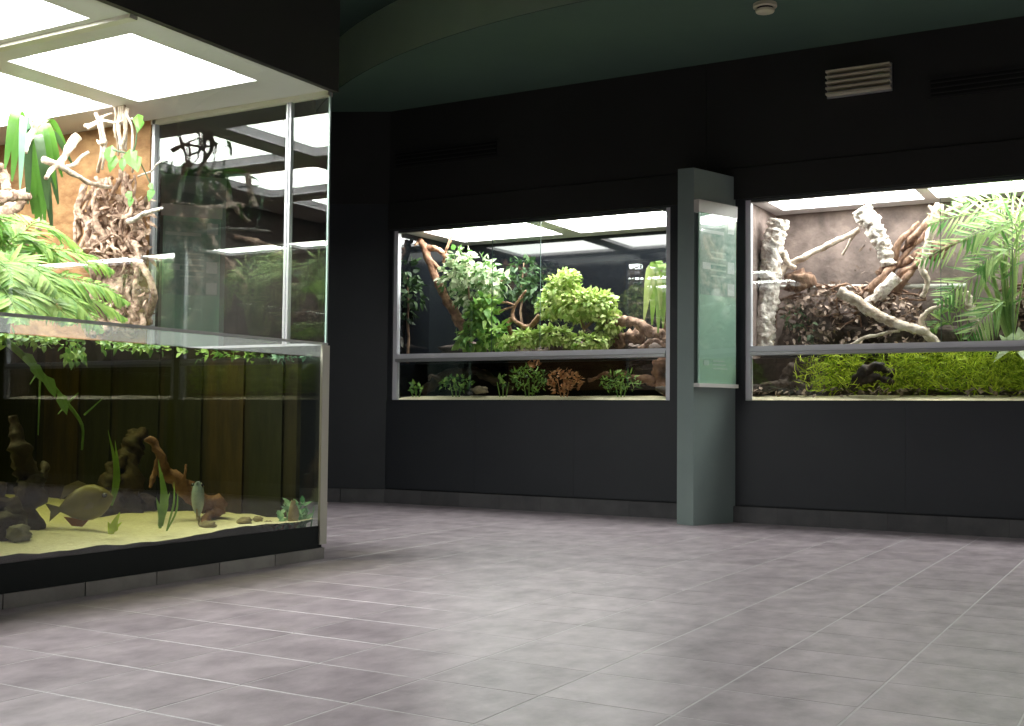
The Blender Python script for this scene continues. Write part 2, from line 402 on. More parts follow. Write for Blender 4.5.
wlx0, wlx1, wz0, wz1 = -2.39, -1.885, 3.415, 3.635
wl_t = thing('wall_light', 'ivory louvred light box high on the dark wall above the bark tank', 'wall light', (-2.14, YW - .012, wz0))
bx('back_plate', 'alu', wl_t, (wlx0, YW - .03, wz0), (wlx1, YW - .012, wz1))
wlm = emit('dim_tube', (1, .86, .62), .22)
for k in range(5):
    z = wz0 + .012 + k * .045
    bx('louvre', 'ivory', wl_t, (wlx0 + .005, YW - .10, z), (wlx1 - .005, YW - .03, z + .016))
bx('tube', wlm, wl_t, (wlx0 + .01, YW - .07, wz1 - .02), (wlx1 - .01, YW - .035, wz1 - .005))
def vent(x0, x1, z0, z1, label):
    t = thing('air_vent', label, 'vent', ((x0 + x1) / 2, YW - .012, z0), 'wall air vents')
    bx('slot', 'black', t, (x0, YW - .018, z0), (x1, YW - .012, z1))
    bx('frame', 'vent', t, (x0 - .02, YW - .022, z0 - .02), (x1 + .02, YW - .012, z0)); bx('frame', 'vent', t, (x0 - .02, YW - .022, z1), (x1 + .02, YW - .012, z1 + .02))
    for k in range(3): bx('slat', 'vent', t, (x0, YW - .03, z0 + .02 + .04 * k), (x1, YW - .018, z0 + .03 + .04 * k))
vent(-6.62, -5.47, 3.29, 3.42, 'long dark wall vent above the leafy tank')
vent(-1.60, -.45, 3.33, 3.46, 'long dark wall vent right of the ivory wall light')

# ------------------------------------------------------------------ info pillars
def pillar(x0, label, both):
    t = thing('info_pillar', label, 'pillar', (x0, 8.95, 0), 'information pillars')
    A = (x0 - .27, YW); B = (x0 - .14, 8.77); C = (x0 + .03, 8.69); D = (x0 + .20, YW)
    E2 = (x0 + .15, 9.06)
    mb = MB()
    zt = 2.86; zk = 1.06
    P = lambda q, z: (q[0], q[1], z)
    mb.poly([P(A, 0), P(B, 0), P(B, zt + .02), P(A, zt + .02)])
    mb.poly([P(B, 0), P(C, 0), P(C, zt), P(B, zt + .02)])
    mb.poly([P(C, 0), P(E2, 0), P(D, zk), P(C, zk)])
    mb.poly([P(E2, 0), P(D, 0), P(D, zk)])
    mb.poly([P(C, zk), P(D, zk), P(D, zt), P(C, zt)])
    mb.poly([P(A, zt + .02), P(B, zt + .02), P(C, zt), P(D, zt)])
    mb.build('column', 'pillar', t)
    def sign(Pa, Pb, outn, z0, z1):
        a = V(Pa[0], Pa[1], 0); b = V(Pb[0], Pb[1], 0); u = (b - a); Ln = u.length; u.normalize(); n = Vector(outn).normalized()
        def slab(name, m, par, s0, s1, za, zb, d0, d1):
            q = [a + u * s0 + n * d0, a + u * s1 + n * d0, a + u * s1 + n * d1, a + u * s0 + n * d1]
            return MB().prism([(k.x, k.y) for k in q], za, zb).build(name, m, par)
        s = slab('sign_board', 'sign', t, .02, Ln - .03, z0, z1, .025, .04)
        slab('sign_stand_off', 'frame', t, .05, Ln - .06, z0 + .03, z1 - .03, .0, .025)
        slab('sign_header', 'white', t, .0, Ln - .02, z1, z1 + .10, .0, .05)
        slab('sign_ledge', 'white', t, .0, Ln - .02, z0 - .03, z0, .0, .06)
        slab('cover_glass', 'glass', t, .02, Ln - .03, z0, z1, .046, .052)
        H = z1 - z0; W = Ln - .05; d = (.04, .0425)
        slab('photo_print', 'sign_dark', s, .03, .02 + W * .98, z0 + H * .52, z0 + H * .97, .04, .0415)
        slab('title_bar', 'sign_white', s, .04, .02 + W * .66, z0 + H * .885, z0 + H * .905, *d)
        for k in range(5): slab('text_line', 'sign_text', s, .02 + W * .3, .02 + W * .72, z0 + H * (.63 + .035 * k), z0 + H * (.64 + .035 * k), *d)
        for hh in (.90, .66, .53): slab('icon_square', 'sign_white', s, .02 + W * .76, .02 + W * .95, z0 + H * hh, z0 + H * (hh + .07), *d)
        slab('animal_picture', 'sign_white', s, .02 + W * .08, .02 + W * .30, z0 + H * .67, z0 + H * .71, *d)
        slab('logo', 'sign_text', s, .02 + W * .12, .02 + W * .26, z0 + H * .105, z0 + H * .135, *d)
        for k in range(3): slab('text_line', 'sign_text', s, .02 + W * .36, .02 + W * (.76 - .04 * k), z0 + H * (.085 + .022 * k), z0 + H * (.094 + .022 * k), *d)
    sign(C, (C[0] + (D[0] - C[0]) * .97, C[1] + (D[1] - C[1]) * .97), (D[1] - C[1], -(D[0] - C[0]), 0), 1.13, 2.50)
    if both: sign(A, B, (-(A[1] - B[1]), -(B[0] - A[0]), 0), 1.3, 2.75)
    return t
pillar(-3.36, 'grey green information pillar standing between the two wall tanks', False)
pc2 = pillar(-3.36, 'teal information pillar seen through the glass end of the left tank', False)
pc2.location = (-7.30, 7.12, 0); pc2.rotation_euler = (0, 0, math.radians(-20))

# ------------------------------------------------------------------ wall terrariums
def light_box(parent, x0, x1, y0, y1, z, h=.015, inset=.006):
    g = MB()
    g.poly([(x0, y0, z), (x1, y0, z), (x1 - inset, y0 + inset, z + h), (x0 + inset, y0 + inset, z + h)])
    g.poly([(x1, y0, z), (x1, y1, z), (x1 - inset, y1 - inset, z + h), (x1 - inset, y0 + inset, z + h)])
    g.poly([(x1, y1, z), (x0, y1, z), (x0 + inset, y1 - inset, z + h), (x1 - inset, y1 - inset, z + h)])
    g.poly([(x0, y1, z), (x0, y0, z), (x0 + inset, y0 + inset, z + h), (x0 + inset, y1 - inset, z + h)])
    b = g.build('light_box', 'panelw', parent)
    MB().poly([(x0 + inset, y0 + inset, z + h), (x0 + inset, y1 - inset, z + h), (x1 - inset, y1 - inset, z + h), (x1 - inset, y0 + inset, z + h)]).build('lamp_panel', 'lamp', b)
    return b
def grid_plate(parent, name, x0, x1, y0, y1, z, holes, th=.012, m='panelw'):
    """flat plate with rectangular holes, holes given as x ranges and y ranges"""
    xr, yr = holes; g = MB()
    ys = [y0] + [v for a in yr for v in a] + [y1]; xs_ = [x0] + [v for a in xr for v in a] + [x1]
    for k in range(0, len(ys), 2): g.box((x0, ys[k], z), (x1, ys[k + 1], z + th))
    for a in yr:
        for k in range(0, len(xs_), 2): g.box((xs_[k], a[0], z), (xs_[k + 1], a[1], z + th))
    return g.build(name, m, parent)
def wall_tank(x0, x1, yb, label, back, side, lights, lowback):
    t = thing('wall_terrarium', label, 'terrarium', ((x0 + x1) / 2, YW + .05, SILL), 'wall terrariums')
    y0 = YW + .02
    bx('back_wall', back, t, (x0 - .02, yb, RAIL0 - .05), (x1 + .02, yb + .03, WTOP + .1))
    bx('lower_back_wall', lowback, t, (x0 - .02, yb, SILL - .1), (x1 + .02, yb + .03, RAIL0 - .05))
    bx('side_wall', side, t, (x0 - .04, YW + .121, SILL - .1), (x0 - .005, yb + .03, WTOP + .1))
    bx('side_wall', side, t, (x1 + .005, YW + .121, SILL - .1), (x1 + .04, yb + .03, WTOP + .1))
    bx('tank_floor', 'base', t, (x0 - .02, YW + .121, SILL - .12), (x1 + .02, yb, SILL - .02))
    grid_plate(t, 'light_ceiling', x0 - .02, x1 + .02, YW + .121, yb, WTOP + .01, (lights, [(YW + .16, yb - .22)]))
    for a, b in lights: light_box(t, a, b, YW + .16, yb - .22, WTOP + .022)
    bx('planting_shelf', 'base', t, (x0, YW + .42, RAIL0 + .0), (x1, yb, RAIL0 + .045))
    # metal frame, sliding track, panes
    bx('jamb', 'steel', t, (x0, y0, SILL), (x0 + .045, y0 + .05, WTOP)); bx('jamb', 'steel', t, (x1 - .045, y0, SILL), (x1, y0 + .05, WTOP))
    bx('top_track', 'frame', t, (x0 + .045, y0, WTOP - .02), (x1 - .045, y0 + .05, WTOP))
    tr = bx('sliding_track', 'steel', t, (x0 + .045, y0 - .015, RAIL0 + .03), (x1 - .045, y0 + .06, RAIL1))
    bx('track_lip', 'alu', tr, (x0 + .045, y0 - .025, RAIL0), (x1 - .045, y0 + .06, RAIL0 + .028))
    mid = x0 + (x1 - x0) * .47
    pa = bx('sliding_pane', 'glass', t, (x0 + .045, y0 + .030, RAIL1), (mid + .25, y0 + .036, WTOP - .02))
    bx('pane_edge', 'glass_edge', pa, (mid + .25, y0 + .030, RAIL1), (mid + .254, y0 + .036, WTOP - .02))
    pb = bx('sliding_pane', 'glass', t, (mid - .25, y0 + .012, RAIL1), (x1 - .045, y0 + .018, WTOP - .02))
    bx('pane_edge', 'glass_edge', pb, (mid - .254, y0 + .012, RAIL1), (mid - .25, y0 + .018, WTOP - .02))
    bx('water_pane', 'glass', t, (x0 + .045, y0 + .02, SILL), (x1 - .045, y0 + .032, RAIL0))
    MB().box((x0, y0 + .04, SILL + .015), (x1, yb - .005, RAIL0 - .025)).build('water', water_mat('tank_water', (.75, .72, .40), .5), t)
    # rolling sand bed
    g = MB(); nx, ny = 60, 10
    for j in range(ny + 1):
        for i in range(nx + 1):
            x = x0 + .005 + (x1 - x0 - .01) * i / nx; y = y0 + .04 + (yb - y0 - .06) * j / ny
            g.v.append((x, y, SILL + .004 + (0 if j == 0 else .014 + .010 * noise.noise(V(x * 3, 0, 1)) + .03 * min(j, 3) / 3 + .005 * noise.noise(V(x * 14, y * 9, 1)))))
    for j in range(ny):
        for i in range(nx): k = j * (nx + 1) + i; g.f.append((k, k + 1, k + nx + 2, k + nx + 1))
    o = g.build('sand_bed', 'sand_w', t, True, kind='stuff')
    return t
T1B, T2B = 10.4, 10.08
wall_tank(-6.65, -3.74, T1B, 'wall terrarium with black back and leafy bushes, left of the pillar', 'backglass', 'backglass', [(-6.45, -5.28), (-5.08, -3.90)], 'dark_back')
wall_tank(-3.08, .72, T2B, 'wall terrarium with brown rock back, bark and palm, right of the pillar', 'rockwall', 'rockwall', [(-2.95, -1.77), (-1.67, -.49), (-.39, .62)], 'rockwall')
tk3 = wall_tank(.80, 3.71, T2B, 'wall terrarium beyond the bark tank, seen only mirrored in the left tank', 'rockwall', 'rockwall', [(.88, 1.75), (1.85, 2.70), (2.80, 3.60)], 'rockwall')

for (a, b), lab in zip(RWIN, ('wall terrarium in the right-hand wall nearer the viewer, added unseen to light the floor', 'wall terrarium in the right-hand wall nearer the far corner, added unseen to light the floor')):
    c = copy_tree(tk3); c.location = (XW1 + .05, (a + b) / 2, SILL); c.rotation_euler = (0, 0, -math.pi / 2); c['label'] = lab  # lit tank copies added out of view to brighten the right of the floor
# ------------------------------------------------------------------ large paludarium on the left
PX, PY0, PY1, PXB = -4.4, 1.7, 5.43, -7.55
ZB, ZJ, ZW, ZT = .067, 1.265, 1.19, 2.80
pal = thing('paludarium', 'large glass paludarium with water below and lit planting above, on the left', 'paludarium', (-5.9, 4.2, 0))
pl = bx('plinth', 'black', pal, (PXB, PY0, 0), (PX + .0, PY1 - .01, ZB))
pm = None; y = PY1 - .01
while y > PY0 + .3:
    if pm is None: o = MB().box((0, 0, 0), (.014, .427, ZB - .002)).build('tile', 'plinth', pl); pm = o.data; sub0 = ROOT[pl.name]; o.data.transform(Matrix.Translation(sub0))
    else: o = bpy.data.objects.new('tile', pm); col.objects.link(o); o.parent = pl
    o.location = V(PX, y - .427, 0) - sub0; y -= .433
bx('base_box', 'base', pal, (PXB, PY0, ZB), (PX - .012, PY1 - .005, .17))
bx('base_band', 'base', pal, (PX - .012, PY0, ZB), (PX + .004, PY1 - .055, .195))
bx('lower_front_pane', 'glass', pal, (PX - .012, PY0, .195), (PX, PY1 - .012, ZJ))
bx('lower_end_pane', 'glass', pal, (PXB, PY1 - .012, .17), (PX, PY1, ZJ))
MB().box((PX - .004, PY1 - .052, .085), (PX + .012, PY1 + .012, ZJ - .002)).build('corner_post', 'cream', pal)
bx('joint_strip', 'alu', pal, (PX - .014, PY0, ZJ), (PX + .006, PY1 + .002, ZJ + .014))
bx('joint_strip', 'alu', pal, (-5.88, PY1 - .014, ZJ), (PX - .014, PY1 + .004, ZJ + .014))
bx('upper_front_pane', 'glass', pal, (PX - .008, PY0, ZJ + .014), (PX, PY1 - .008, ZT))
ep = bx('end_pane', 'glass', pal, (-5.86, PY1 - .008, ZJ + .014), (-4.735, PY1, ZT))
ep2 = bx('end_pane', 'glass', pal, (-4.69, PY1 - .008, ZJ + .014), (PX - .008, PY1, ZT))
bx('mullion', 'alu', pal, (-4.735, PY1 - .02, ZJ + .014), (-4.718, PY1 + .01, ZT)); bx('mullion', 'alu', pal, (-4.708, PY1 - .02, ZJ + .014), (-4.695, PY1 + .01, ZT)); bx('mullion_core', 'steel', pal, (-4.718, PY1 - .012, ZJ + .014), (-4.708, PY1 + .004, ZT))
bx('mullion', 'alu', pal, (-5.885, PY1 - .03, ZJ), (-5.86, PY1 + .01, ZT))
M['corner'] = mat('polished_glass_corner', (.40, .55, .50), None, .2)
bx('glass_corner', 'corner', pal, (PX - .010, PY1 - .010, ZJ + .014), (PX + .001, PY1 + .001, ZT))
bx('top_trim', 'cream', pal, (-5.9, PY1 - .03, ZT - .03), (PX, PY1 + .012, ZT + .012))
bx('cork_wall', 'cork', pal, (PXB, PY1 - .03, ZW), (-5.90, PY1 + .02, ZT + .05))
bx('back_wall', 'soil', pal, (PXB - .05, PY0, .0), (PXB, PY1 + .02, ZT + .05))
bx('side_wall', 'soil', pal, (PXB - .05, PY0 - .04, 0), (PX - .02, PY0, ZT + .05))
bx('aquarium_back', 'dark_back', pal, (PXB, PY0, .17), (PXB + .02, PY1 - .015, ZW))
bx('aquarium_end_board', 'dark_back', pal, (PXB, PY1 - .05, .17), (PX - .18, PY1 - .014, ZW))
m_, n_ = nt('limescale_film'); o_ = N(n_, 'ShaderNodeOutputMaterial'); a_ = N(n_, 'ShaderNodeBsdfTransparent'); b_ = N(n_, 'ShaderNodeBsdfTranslucent'); x_ = N(n_, 'ShaderNodeMixShader')
b_.inputs[0].default_value = (.75, .80, .80, 1); x_.inputs[0].default_value = .14
n_.links.new(a_.outputs[0], x_.inputs[1]); n_.links.new(b_.outputs[0], x_.inputs[2]); n_.links.new(x_.outputs[0], o_.inputs[0]); M['film'] = m_
MB().poly([(PX - .0125, PY0, ZW + .004), (PX - .0125, PY1 - .02, ZW + .004), (PX - .0125, PY1 - .02, ZJ), (PX - .0125, PY0, ZJ)]).build('limescale_band', 'film', pal)
bx('planting_shelf', 'soil', pal, (PXB, PY0, ZW + .02), (PX - .25, 3.45, ZW + .09))
M['amber'] = mat('amber_reflection', (.016, .010, .003), (.055, .032, .007), .8, 4, .4, 9, (3, 3, .5)); M['olive'] = mat('olive_reflection', (.006, .008, .002), (.019, .021, .007), .8, 4, .4, 9, (3, 3, .5))  # tints of painted strips standing in for column reflections in the aquarium
for a_, b_, m_ in ((-6, 38, 'olive'), (46, 80, 'amber'), (88, 112, 'olive'), (120, 160, 'olive'), (166, 203, 'olive'), (209, 245, 'amber'), (252, 284, 'olive')):
    xa_, xb_ = at(a_, 400, 1, PY1 - .05).x, at(b_, 400, 1, PY1 - .05).x
    bx('reflection_strip', m_, pal, (xa_, PY1 - .065, .17), (xb_, PY1 - .05, ZW - .004))
hx = [(-7.05, -5.85), (-5.62, -4.64)]; hy = [(1.85, 2.72), (2.98, 3.84), (4.10, 5.04)]
grid_plate(pal, 'light_ceiling', PXB, PX, PY0, PY1, ZT, (hx, hy))
for a, b in hx:
    for c, d in hy: light_box(pal, a, b, c, d, ZT + .012, .05, .02)
for yy in (3.91, 2.85): bx('cross_bar', 'cream', pal, (PXB, yy - .025, ZT - .02), (PX - .01, yy + .025, ZT))
bx('canopy_fascia', 'canopy', pal, (PX, PY0 - .04, ZT - .004), (PX + .04, PY1 + .02, CUP))
bx('canopy_fascia', 'canopy', pal, (PXB - .05, PY1 + .012, ZT - .004), (PX, PY1 + .02, CUP))
MB().box((PXB + .02, PY0 + .002, .17), (PX - .014, PY1 - .014, ZW)).build('water', water_mat('paludarium_water', (.69, .69, .44), 2.0), pal)

# --- sand in the big aquarium
def sandz(x, y):
    return .225 + .035 * noise.noise(V(x * 1.5, y * 1.5, 2)) + .012 * noise.noise(V(x * 7, y * 7, 2)) + .05 * max(0, (-4.6 - x)) * .3
g = MB(); nx, ny = 50, 70
for j in range(ny + 1):
    for i in range(nx + 1):
        x = PXB + .03 + (PX - .016 - PXB - .03) * i / nx; y = PY0 + .01 + (PY1 - .02 - PY0) * j / ny
        g.v.append((x, y, sandz(x, y)))
for j in range(ny):
    for i in range(nx): k = j * (nx + 1) + i; g.f.append((k, k + 1, k + nx + 2, k + nx + 1))
o = g.build('sand_bed', 'sand', None, True, base=(-5.9, 3.5, .17)); setp(o, 'pale yellow sand covering the floor of the big aquarium', 'sand', kind='stuff')


# ------------------------------------------------------------------ planting of the big paludarium, above water
def LT(px, py, X): return at(px, py, 0, X)
def EW(px, py, d=.06): return at(px, py, 1, PY1 - .03 - d)
t = thing('fern', 'big feathery green fern arching over the aquarium rim', 'fern', LT(-10, 335, -5.2))
base = LT(-30, 345, -5.25)
tips = [(128, 302, -5.0), (112, 270, -5.2), (102, 330, -4.85), (85, 255, -5.4), (72, 322, -4.75), (60, 262, -5.1), (40, 318, -4.7), (38, 246, -5.5), (15, 285, -4.75), (5, 250, -5.2), (125, 318, -5.3), (60, 295, -4.8), (20, 322, -4.6), (-20, 270, -4.8), (90, 300, -5.05), (-40, 300, -5.6)]
for px, py, X in tips:
    tip = LT(px, py, X); mid = base.lerp(tip, .5) + V(0, 0, .30 + .12 * R.random() - .0015 * max(0, py - 250))
    mb = MB(); frond(mb, [base + rv(.05), base.lerp(mid, .55) + V(0, 0, .07), mid, mid.lerp(tip, .6) + V(0, 0, .04), tip], 46, .17, .026, 1.0, .25, .005, .12, V(.55, -.2, .8))
    mb.build('frond', 'fern', t)
# strap-leaved plant
t = thing('strap_leaf_plant', 'plant with long hanging strap leaves before the orange cork wall', 'plant', LT(30, 140, -6.2))
b0 = LT(28, 150, -6.4)
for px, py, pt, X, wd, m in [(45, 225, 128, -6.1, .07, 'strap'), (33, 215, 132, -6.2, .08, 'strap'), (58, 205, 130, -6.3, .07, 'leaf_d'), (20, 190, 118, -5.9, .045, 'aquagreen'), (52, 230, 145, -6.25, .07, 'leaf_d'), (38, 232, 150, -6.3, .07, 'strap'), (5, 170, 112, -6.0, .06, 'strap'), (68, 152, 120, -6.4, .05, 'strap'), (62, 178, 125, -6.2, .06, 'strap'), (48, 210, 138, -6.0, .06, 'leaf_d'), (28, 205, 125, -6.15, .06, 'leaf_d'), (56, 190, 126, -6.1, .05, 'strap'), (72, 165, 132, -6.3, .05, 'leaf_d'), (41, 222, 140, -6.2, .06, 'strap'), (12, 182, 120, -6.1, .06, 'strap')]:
    tip = LT(px, py, X); top = LT((px + 28) / 2, pt, X); pa = bez([b0, top, tip], 14); mb = MB(); i = 0
    for k, q in enumerate(pa):
        ww = wd * math.sin(math.pi * (.08 + .9 * k / 14)) ** .6
        sd = V(.55, .83, 0) * ww * .5
        mb.v += [tuple(q - sd + V(0, 0, .012)), tuple(q), tuple(q + sd + V(0, 0, .012))]
    for k in range(14):
        o = 3 * k; mb.f += [(o, o + 1, o + 4, o + 3), (o + 1, o + 2, o + 5, o + 4)]
    mb.build('leaf', m, t, True)
# gnarled branches
def wood(name, label, cat, m, runs, rough=.25, wob=.02, seg=8, group=None):
    t0 = runs[0][0][0]; mb = MB()
    for pts, r0, r1 in runs: branch(mb, pts, r0, r1, 34, rough * 1.5, 12, wob, 22)
    o = mb.build(name, m, None, True, base=t0); return setp(o, label, cat, group)
wood('branch', 'thick pale gnarled branch low at the left edge before the cork', 'branch', 'bark_pink',
     [([LT(-30, 232, -6.2), LT(0, 218, -6.2), LT(22, 200, -6.2), LT(38, 183, -6.3), LT(34, 172, -6.3)], .06, .03), ([LT(-20, 205, -5.9), LT(10, 197, -5.9), LT(28, 195, -6.0)], .05, .02),
      ([LT(-10, 160, -6.3), LT(2, 172, -6.3), LT(8, 190, -6.2)], .04, .03), ([LT(8, 262, -6), LT(10, 245, -6), LT(12, 232, -6.1)], .03, .025), ([LT(25, 245, -6.2), LT(38, 228, -6.2), LT(45, 215, -6.3)], .025, .015)])
wood('branch', 'forked pale branch crossing before the strap leaves', 'branch', 'wood_pale',
     [([LT(42, 158, -5.9), LT(55, 165, -5.9), LT(72, 174, -5.9), LT(92, 183, -5.95), LT(110, 188, -6.0)], .022, .012), ([LT(78, 137, -5.9), LT(68, 150, -5.9), LT(59, 165, -5.9), LT(45, 178, -5.85)], .03, .012),
      ([LT(66, 168, -5.9), LT(78, 162, -5.9), LT(88, 152, -5.95)], .014, .009), ([LT(38, 118, -5.9), LT(32, 135, -5.9), LT(24, 153, -5.9)], .022, .02)])
# rooty trunk with hanging aerial roots
t = thing('rooty_trunk', 'pinkish tangle of roots climbing the orange cork wall', 'roots', EW(115, 330))
mb = MB()
for k in range(44):
    x0 = 88 + R.uniform(0, 62); x1 = 100 + R.uniform(-18, 38)
    branch(mb, [EW(x0, 334 - R.uniform(0, 8), R.uniform(.02, .16)), EW(x0 * .7 + x1 * .3 + R.uniform(-12, 12), 285, R.uniform(.02, .2)), EW(x1 + R.uniform(-14, 14), 235, R.uniform(.02, .2)), EW(x1 + R.uniform(-8, 8), 185 + R.uniform(-12, 25), R.uniform(.02, .15))], R.uniform(.016, .04), R.uniform(.006, .02), 22, .7, 8, .09, 18)
mb.build('root_mass', 'bark_pink', t, True)
mb = MB()
for k in range(9):
    branch(mb, [EW(80 + R.uniform(0, 50), 225 + R.uniform(-20, 30), .2), EW(72 + R.uniform(0, 50), 250 + R.uniform(-20, 20), .3), EW(65 + R.uniform(0, 55), 262 + R.uniform(-10, 25), .25)], .012, .005, 12, .3, 6, .06)
mb.build('thin_root', 'bark_pink', t, True)
mb = MB()
for k in range(420):
    p = EW(90 + R.uniform(0, 58), 195 + R.uniform(0, 125), R.uniform(.05, .22)); mb.leaf(p, rv(), rv(), R.uniform(.04, .10), .035)
mb.build('bark_flake', 'bark_pink', t, kind='stuff')
t = thing('hanging_vine', 'bunch of pale aerial roots hanging from the light ceiling', 'vine', EW(118, 110, .3))
for a in [(96, 113, 98, 172, .016), (104, 118, 103, 168, .014), (118, 98, 125, 165, .016), (124, 100, 128, 150, .013), (113, 100, 118, 155, .012), (128, 105, 122, 160, .014), (120, 97, 115, 140, .016), (126, 110, 131, 172, .010)]:
    mb = MB(); branch(mb, [EW(a[0], a[1], .35), EW((a[0] + a[2]) / 2 + R.uniform(-5, 5), (a[1] + a[3]) / 2, .34), EW(a[2], a[3], .28)], a[4], a[4] * .6, 14, .3, 6, .03); mb.build('aerial_root', 'wood_pale', t, True)
for a in [((86, 125), (105, 122), (132, 120)), ((88, 127), (98, 123), (112, 112)), ((90, 103), (96, 94), (100, 88)), ((106, 143), (100, 145), (96, 142))]:
    mb = MB(); branch(mb, [EW(q[0], q[1], .35) for q in a], .014, .007, 10, .3, 6, .02); mb.build('twig', 'wood_pale', t, True)
t = thing('climbing_plant', 'few bright green leaves among the hanging roots', 'plant', EW(120, 160, .3))
for px, py, L in [(112, 148, .13), (116, 158, .12), (130, 152, .16), (136, 158, .13), (138, 117, .12), (142, 121, .10), (153, 191, .09), (128, 194, .08), (124, 160, .10), (108, 152, .09), (150, 186, .06), (132, 200, .07)]:
    mb = MB(); mb.leaf(EW(px, py - 3, .36), V(.3 + R.uniform(-.4, .4), -.35, -.8), V(.4, -.9, .2), L, L * .6, .2); mb.build('leaf', 'strap', t)
mb = MB(); branch(mb, [EW(108, 148, .36), EW(122, 152, .37), EW(134, 150, .36), EW(138, 120, .36)], .006, .004, 12); branch(mb, [EW(134, 150, .36), EW(145, 172, .3), EW(152, 188, .3)], .005, .003, 10); mb.build('stem', 'leaf_d', t)
wood('twig', 'short white twig poking past the aluminium glass post', 'twig', 'bark_pale', [([EW(128, 222, .25), EW(146, 214, .32), EW(163, 208, .45)], .018, .009), ([EW(138, 176, .25), EW(150, 171, .3), EW(163, 160, .4)], .007, .004)], .2, .01)

# ------------------------------------------------------------------ under water
def setthing(o, label, cat, group=None): return setp(o, label, cat, group)
def FL(px, py, X): return at(px, py, 0, X)
wood('driftwood', 'rust brown forked driftwood slanting down to the sand', 'driftwood', 'wood_rust',
     [([FL(216, 508, -4.95), FL(190, 492, -4.95), FL(168, 472, -5.0), FL(158, 455, -5.0), FL(148, 436, -5.05)], .055, .018), ([FL(160, 458, -5.0), FL(152, 472, -5.05), FL(149, 484, -5.05)], .022, .01), ([FL(180, 482, -4.95), FL(186, 470, -4.9), FL(188, 462, -4.9)], .012, .006), ([FL(205, 503, -4.95), FL(212, 512, -4.9), FL(205, 524, -4.85)], .035, .02)], .5, .04)
wood('driftwood', 'black upright driftwood near the left edge of the aquarium', 'driftwood', 'wood_dark',
     [([FL(22, 535, -5.2), FL(30, 500, -5.2), FL(26, 470, -5.25), FL(14, 440, -5.25), FL(13, 418, -5.3)], .09, .02), ([FL(26, 500, -5.2), FL(40, 480, -5.2), FL(46, 462, -5.3)], .04, .015), ([FL(5, 540, -5.1), FL(0, 510, -5.1), FL(-8, 480, -5.2)], .10, .03)], .5, .05)
wood('driftwood', 'black root stump behind the rust driftwood', 'driftwood', 'wood_dark',
     [([FL(128, 525, -5.7), FL(122, 490, -5.7), FL(130, 460, -5.75), FL(140, 430, -5.8)], .12, .05), ([FL(112, 520, -5.6), FL(110, 480, -5.7), FL(120, 455, -5.7)], .08, .03), ([FL(205, 530, -5.3), FL(232, 470, -5.25), FL(240, 430, -5.2), FL(246, 408, -5.2)], .05, .012)], .5, .06)
# round yellow fish
def fish(name, label, cat, c, ax, L, Hh, Wd, m, mf, belly=None, upright=0.0):
    c = Vector(c); ax = Vector(ax).normalized(); up = V(0, 0, 1); up = (up - ax * up.dot(ax)).normalized(); sd = ax.cross(up)
    t = thing(name, label, cat, c)
    g = MB(); n = 16; prof = [(.5, .02), (.45, .30), (.36, .62), (.22, .90), (.05, 1.0), (-.12, .92), (-.28, .66), (-.40, .34), (-.47, .17), (-.5, .14)]
    for x, h in prof:
        for k in range(n):
            an = 2 * math.pi * k / n; g.v.append(tuple(c + ax * x * L + up * math.sin(an) * h * Hh * .5 + sd * math.cos(an) * (h ** .8) * Wd * .5))
    for a in range(len(prof) - 1):
        for k in range(n): g.f.append((a * n + k, a * n + (k + 1) % n, (a + 1) * n + (k + 1) % n, (a + 1) * n + k))
    g.f.append(tuple(range(n))); g.f.append(tuple((len(prof) - 1) * n + k for k in reversed(range(n)))); g.build('body', m, t, True)
    def fin(nm, pts, mm=mf):
        q = MB(); th = sd * .004
        q.v = [tuple(c + ax * x * L + up * z * Hh + th) for x, z in pts] + [tuple(c + ax * x * L + up * z * Hh - th) for x, z in pts]; k = len(pts)
        q.f = [tuple(range(k)), tuple(range(2 * k - 1, k - 1, -1))] + [(a, a + k, (a + 1) % k + k, (a + 1) % k) for a in range(k)]
        return q.build(nm, mm, t)
    fin('tail_fin', [(-.47, .07), (-.70, .26), (-.64, 0), (-.70, -.26), (-.47, -.07)])
    fin('dorsal_fin', [(.12, .46), (-.05, .66), (-.30, .60), (-.44, .25), (-.25, .34), (-.05, .47)])
    fin('anal_fin', [(.0, -.46), (-.16, -.62), (-.34, -.52), (-.44, -.22), (-.24, -.34)], belly or mf)
    for s_ in (-1, 1):
        q = MB(); q.leaf(c + ax * .16 * L + sd * s_ * Wd * .45 - up * .05 * Hh, -ax + sd * s_ * .4 - up * .3, sd * s_, L * .22, L * .12); q.build('pectoral_fin', mf, t)
        e = c + ax * .36 * L + up * .10 * Hh + sd * s_ * Wd * .33; q = MB(); q.blob(e, (.014, .014, .014), 0, 1, 8, 6); q.build('eye', 'eye', t, True)
    return t
yf = fish('fish', 'plump golden yellow fish swimming low at the left of the aquarium', 'fish', FL(86, 503, -5.0), ROT @ V(.94, .22, -.25), .28, .19, .09, 'fish_y', 'fish_t', 'fish_o')
bf = fish('fish', 'small blue grey fish with tan head beside the rust driftwood', 'fish', FL(198, 499, -4.72), ROT @ V(.10, .75, .5), .24, .16, .07, 'fish_b', 'fish_t')
